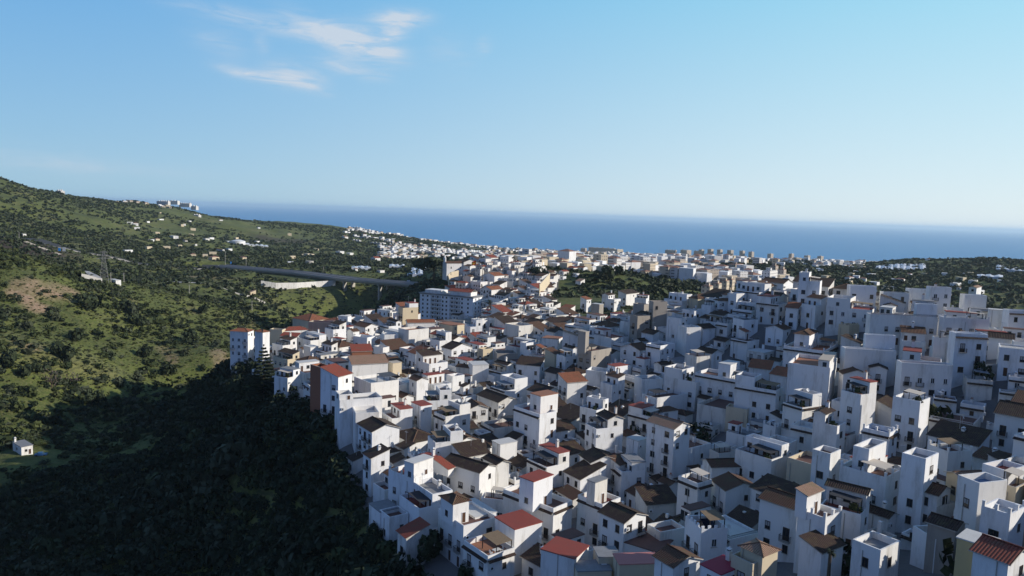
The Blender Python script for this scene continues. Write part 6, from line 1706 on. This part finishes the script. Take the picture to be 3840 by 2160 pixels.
for i, ln in enumerate(TR.splitlines()):
    body, _, lab = ln.partition('|'); a, b_, w_, kd = body.split(); px, py = float(a)*KZ, 1100+float(b_)*KZ; P = hit(px, py+float(w_)*KZ*.7, 0, 230)
    if P is None: continue
    s = float(w_)*KZ/F_PX*P.length*1.5; tree('tree' if kd in ('twig', 'olive') or 'tree' in lab else 'bush', 'tree' if 'tree' in lab else 'bush', (P.x, P.y, gz(P.x, P.y)-.2), s, s*1.25, kd, i, lab)
x, y, z = sample(170, R(-39), R(-9), 300, 640, lambda x, y, D, A: clear(x, y) & (dens(x, y, 50, 77) > .45))
for i in range(len(x)):
    s = RNG.uniform(1.6, 3.2); kd = ('leafd', 'olive', 'leaf')[i % 3]
    tree('bush', 'bush', (x[i], y[i], z[i]-.2), s, s*RNG.uniform(.8, 1.1), kd, i, {'leafd': 'dark green bush on the sunlit ravine hillside', 'olive': 'grey-green bush on the sunlit ravine hillside', 'leaf': 'light green bush on the sunlit ravine hillside'}[kd], {'leafd': 'dark bushes on the sunlit hillside', 'olive': 'grey-green bushes on the sunlit hillside', 'leaf': 'light green bushes on the sunlit hillside'}[kd], parts=False)
# norfolk pine by the flats
def norfolk():
    P = at(*uncrop('1', 400, 890), 262); g = min(gz(P.x, P.y), P.z-2); H = (at(*uncrop('1', 400, 565), 262).z-g)
    r = empty('norfolk_pine', (P.x, P.y, g)); tag(r, 'tall tiered conifer beside the white flats at the ravine edge', 'conifer'); b = MB(); b.cyl((0,0,-2),(0,0,H*.97),.3,.05,M['bark'],8); b.build('trunk', r)
    rr_ = random.Random(4); c = MB(); tiers = 15
    for k in range(tiers):
        t = k/(tiers-1); z = H*(.22+.76*t); rad = H*.27*(1-t)**.8+.25; nb = 9
        for j in range(nb):
            a = 2*math.pi*(j+.5*(k % 2))/nb+rr_.uniform(-.2, .2); rl = rad*rr_.uniform(.8, 1.1); d = Vector((math.cos(a), math.sin(a), 0)); n = Vector((-math.sin(a), math.cos(a), 0)); w_ = rl*.16+.12
            for sgm in range(3):
                r0, r1 = rl*sgm/3, rl*(sgm+1)/3; z0, z1 = z+.10*r0-.012*r0*r0, z+.10*r1-.012*r1*r1; ww = w_*(1.15-.25*sgm); w1 = w_*(1.15-.25*(sgm+1))
                up = Vector((0,0,.22)); p0, p1 = d*r0, d*r1
                c.face([p0+n*ww+Vector((0,0,z0)), p1+n*w1+Vector((0,0,z1)), p1-n*w1+Vector((0,0,z1)), p0-n*ww+Vector((0,0,z0))], M['leafd']); c.face([p0+Vector((0,0,z0-.25)), p1+Vector((0,0,z1-.2)), p1+Vector((0,0,z1+.35)), p0+Vector((0,0,z0+.4))], M['leafd'])
    c.build('crown', r)
norfolk()
P = hit(*uncrop('9', 1790, 1030), 0, 540, 900) or at(*uncrop('9', 1790, 1030), 640)
tree('umbrella_pine', 'pine', (P.x, P.y, P.z-1), 15, 17, 'pine', 1, 'dark umbrella pine standing clear beside the chapel', None, True, .25)
VT = """7 960 320 12 leafd|tall dark tree crowning the green ravine behind the village
7 1060 290 9 leafd|dark tree next along the ravine crown
7 300 330 9 leafd|dark cypress-like tree among palms by the plaza
7 200 330 8 leafd|bushy dark tree beside the plaza palms
7 240 350 7 leafd|lower dark tree in the plaza garden
7 350 370 6 leafd|small dark tree behind the red terrace houses
7 1460 170 13 leafd|dark pine against the sea above the town
7 2300 370 8 leaf|green tree in the street behind the terraced blocks
8 2200 205 9 leafd|lone dark tree on the far right hilltop
8 20 480 5 leaf|green tree below the ridge-notch blocks
8 590 510 4 leafd|dark bush between ridge houses
8 2160 1320 4 leafd|dark garden shrub at the foot of the plain house
6 2440 960 6 leafd|dark ivy-like tree against the shaded tall house
4 1100 1310 3 leafd|dark shrub in the shaded lower yard
4 2080 1250 6 leafd|dark tree filling the shaded corner yard
4 760 1280 4 leafd|dark shrub behind the low dark roof
3 620 1060 2 leaf|pale shrub in the lane
2 120 1010 4 leaf|bright green tree catching sun in the dark ravine
2 340 1390 3 leaf|low bright shrub in the dark ravine
2 1080 1150 5 leafd|dark tree against the lower white house
2 1500 1400 4 leafd|dark shrub at the foot of the arcaded house
2 300 600 5 leafd|dark tree under the ravine-edge houses
1 220 800 6 leafd|dark tree at the foot of the tall flats
1 680 1040 5 leafd|dark tree below the lone ravine house
1 2350 1370 4 leafd|palm-like dark shrub by the middle house
5 2480 1230 5 leafd|dark tree in the courtyard beside the tall tower house
5 1850 1230 4 leafd|dark shrub in the courtyard
3 1430 100 4 leafd|overgrown dark shrub in the ruined garden"""
for i, ln in enumerate(VT.splitlines()):
    body, _, lab = ln.partition('|'); k, a, b_, h_, kd = body.split(); far_ = k in '79' or (k == '8' and float(b_) < 450)
    px, py = uncrop(k, float(a), float(b_)); P = hit(px, py, float(h_)*.6, 500 if k == '7' else (900 if '205' in b_ else 90), 3500)
    if P is None: continue
    s = float(h_); tree('tree', 'tree', (P.x, P.y, gz(P.x, P.y)-.3), s*.62, s*.85, kd, i, lab)
def palm(k, X, Y, h, d, lab):
    P = at(*uncrop(k, X, Y), d); r = empty('palm_tree', (P.x, P.y, P.z)); tag(r, lab, 'palm'); b = MB(); b.cyl((0,0,-6),(0,0,h),.3,.2,M['bark'],7); b.build('trunk', r); c = MB(); g = random.Random(int(X))
    for j in range(22):
        a = g.uniform(0, 6.28); el = g.uniform(-.3, 1.2); L_ = min(h*.42, 2.4)*g.uniform(.8, 1.1); n = Vector((-math.sin(a), math.cos(a), 0)); p = Vector((0,0,h)); prev = p
        for s_ in range(3):
            e2 = el-s_*.55; q = prev+Vector((math.cos(a)*math.cos(e2), math.sin(a)*math.cos(e2), math.sin(e2)))*L_/3; w0, w1 = L_*(.14, .18, .12)[s_], L_*(.18, .12, .02)[s_]
            c.face([prev+n*w0, q+n*w1, q-n*w1, prev-n*w0], M['leafd']); prev = q
    c.build('fronds', r)
palm('7', 10, 340, 14, 620, 'tallest palm in the garden near the chapel'); palm('7', 130, 340, 12, 650, 'palm left of the dark plaza trees'); palm('7', 225, 345, 11, 660, 'palm standing among the dark plaza trees'); palm('9', 2350, 1390, 5, 450, 'low palm beside the big block of flats'); palm('4', 615, 1370, 2.2, 103, 'small palm on the low white terrace in the shade'); palm('9', 2280, 1060, 11, 600, 'slender palm on the chapel promontory')

# planters and terrace furniture on the near roof terraces
rp = random.Random(8)
for p in SOLO:
    if not (p['lab'] and p['rf'] == 'F' and (('v' in p['op']) or ('T' in p['op'] and p['d'] < 215)) and len(p['lab'].replace('-', ' ').split()) <= 10) or p['W'] < 4: continue
    c, s = math.cos(p['yaw']), math.sin(p['yaw']); lx, ly = .9, p['L']*rp.uniform(.15, .3)
    r = empty('planter', (p['C'].x+c*lx-s*ly, p['C'].y+s*lx+c*ly, p['C'].z+p['top']), p['yaw']); tag(r, 'leafy planter on the '+p['lab'], 'planter', 'planters on roof terraces')
    b = MB(); b.box(-.3, -.8, 0, .3, .8, .45, M['ft']); b.build('trough', r); put('foliage', crown_mesh('leaf', rp.randrange(4)), r, (0, 0, .35), 0, (.7, 1.1, 1.1))
for p in PLAN:
    if 'arcaded terracotta' in p['lab'] and p['id'] in solo_ids:
        c, s = math.cos(p['yaw']), math.sin(p['yaw'])
        def tp(lx, ly): return (p['C'].x+c*lx-s*ly, p['C'].y+s*lx+c*ly, p['C'].z+p['top'])
        t = empty('patio_table', tp(3.0, 1.6), p['yaw']); tag(t, 'white patio table on the arcaded terracotta terrace', 'table')
        b = MB(); b.box(-.7, -.45, .7, .7, .45, .75, M['acwhite']); b.build('tabletop', t)
        for x in (-.6, .6):
            for y in (-.38, .38): b = MB(); b.box(x-.03, y-.03, 0, x+.03, y+.03, .698, M['acwhite']); b.build('leg', t)
        for q, (lx, ly) in enumerate(((1.8, 1.6), (4.2, 1.6))):
            t = empty('patio_chair', tp(lx, ly), p['yaw']+(0 if q else math.pi)); tag(t, ('white patio chair on the parapet side of the terrace table', 'white patio chair on the wall side of the terrace table')[q], 'chair', 'patio chairs')
            b = MB(); b.box(-.25, -.25, .42, .25, .25, .46, M['acwhite']); b.build('seat', t); b = MB(); b.box(.2, -.25, .462, .25, .25, .95, M['acwhite']); b.build('backrest', t)
            for x in (-.22, .19):
                for y in (-.22, .19): b = MB(); b.box(x, y, 0, x+.04, y+.04, .418, M['acwhite']); b.build('leg', t)
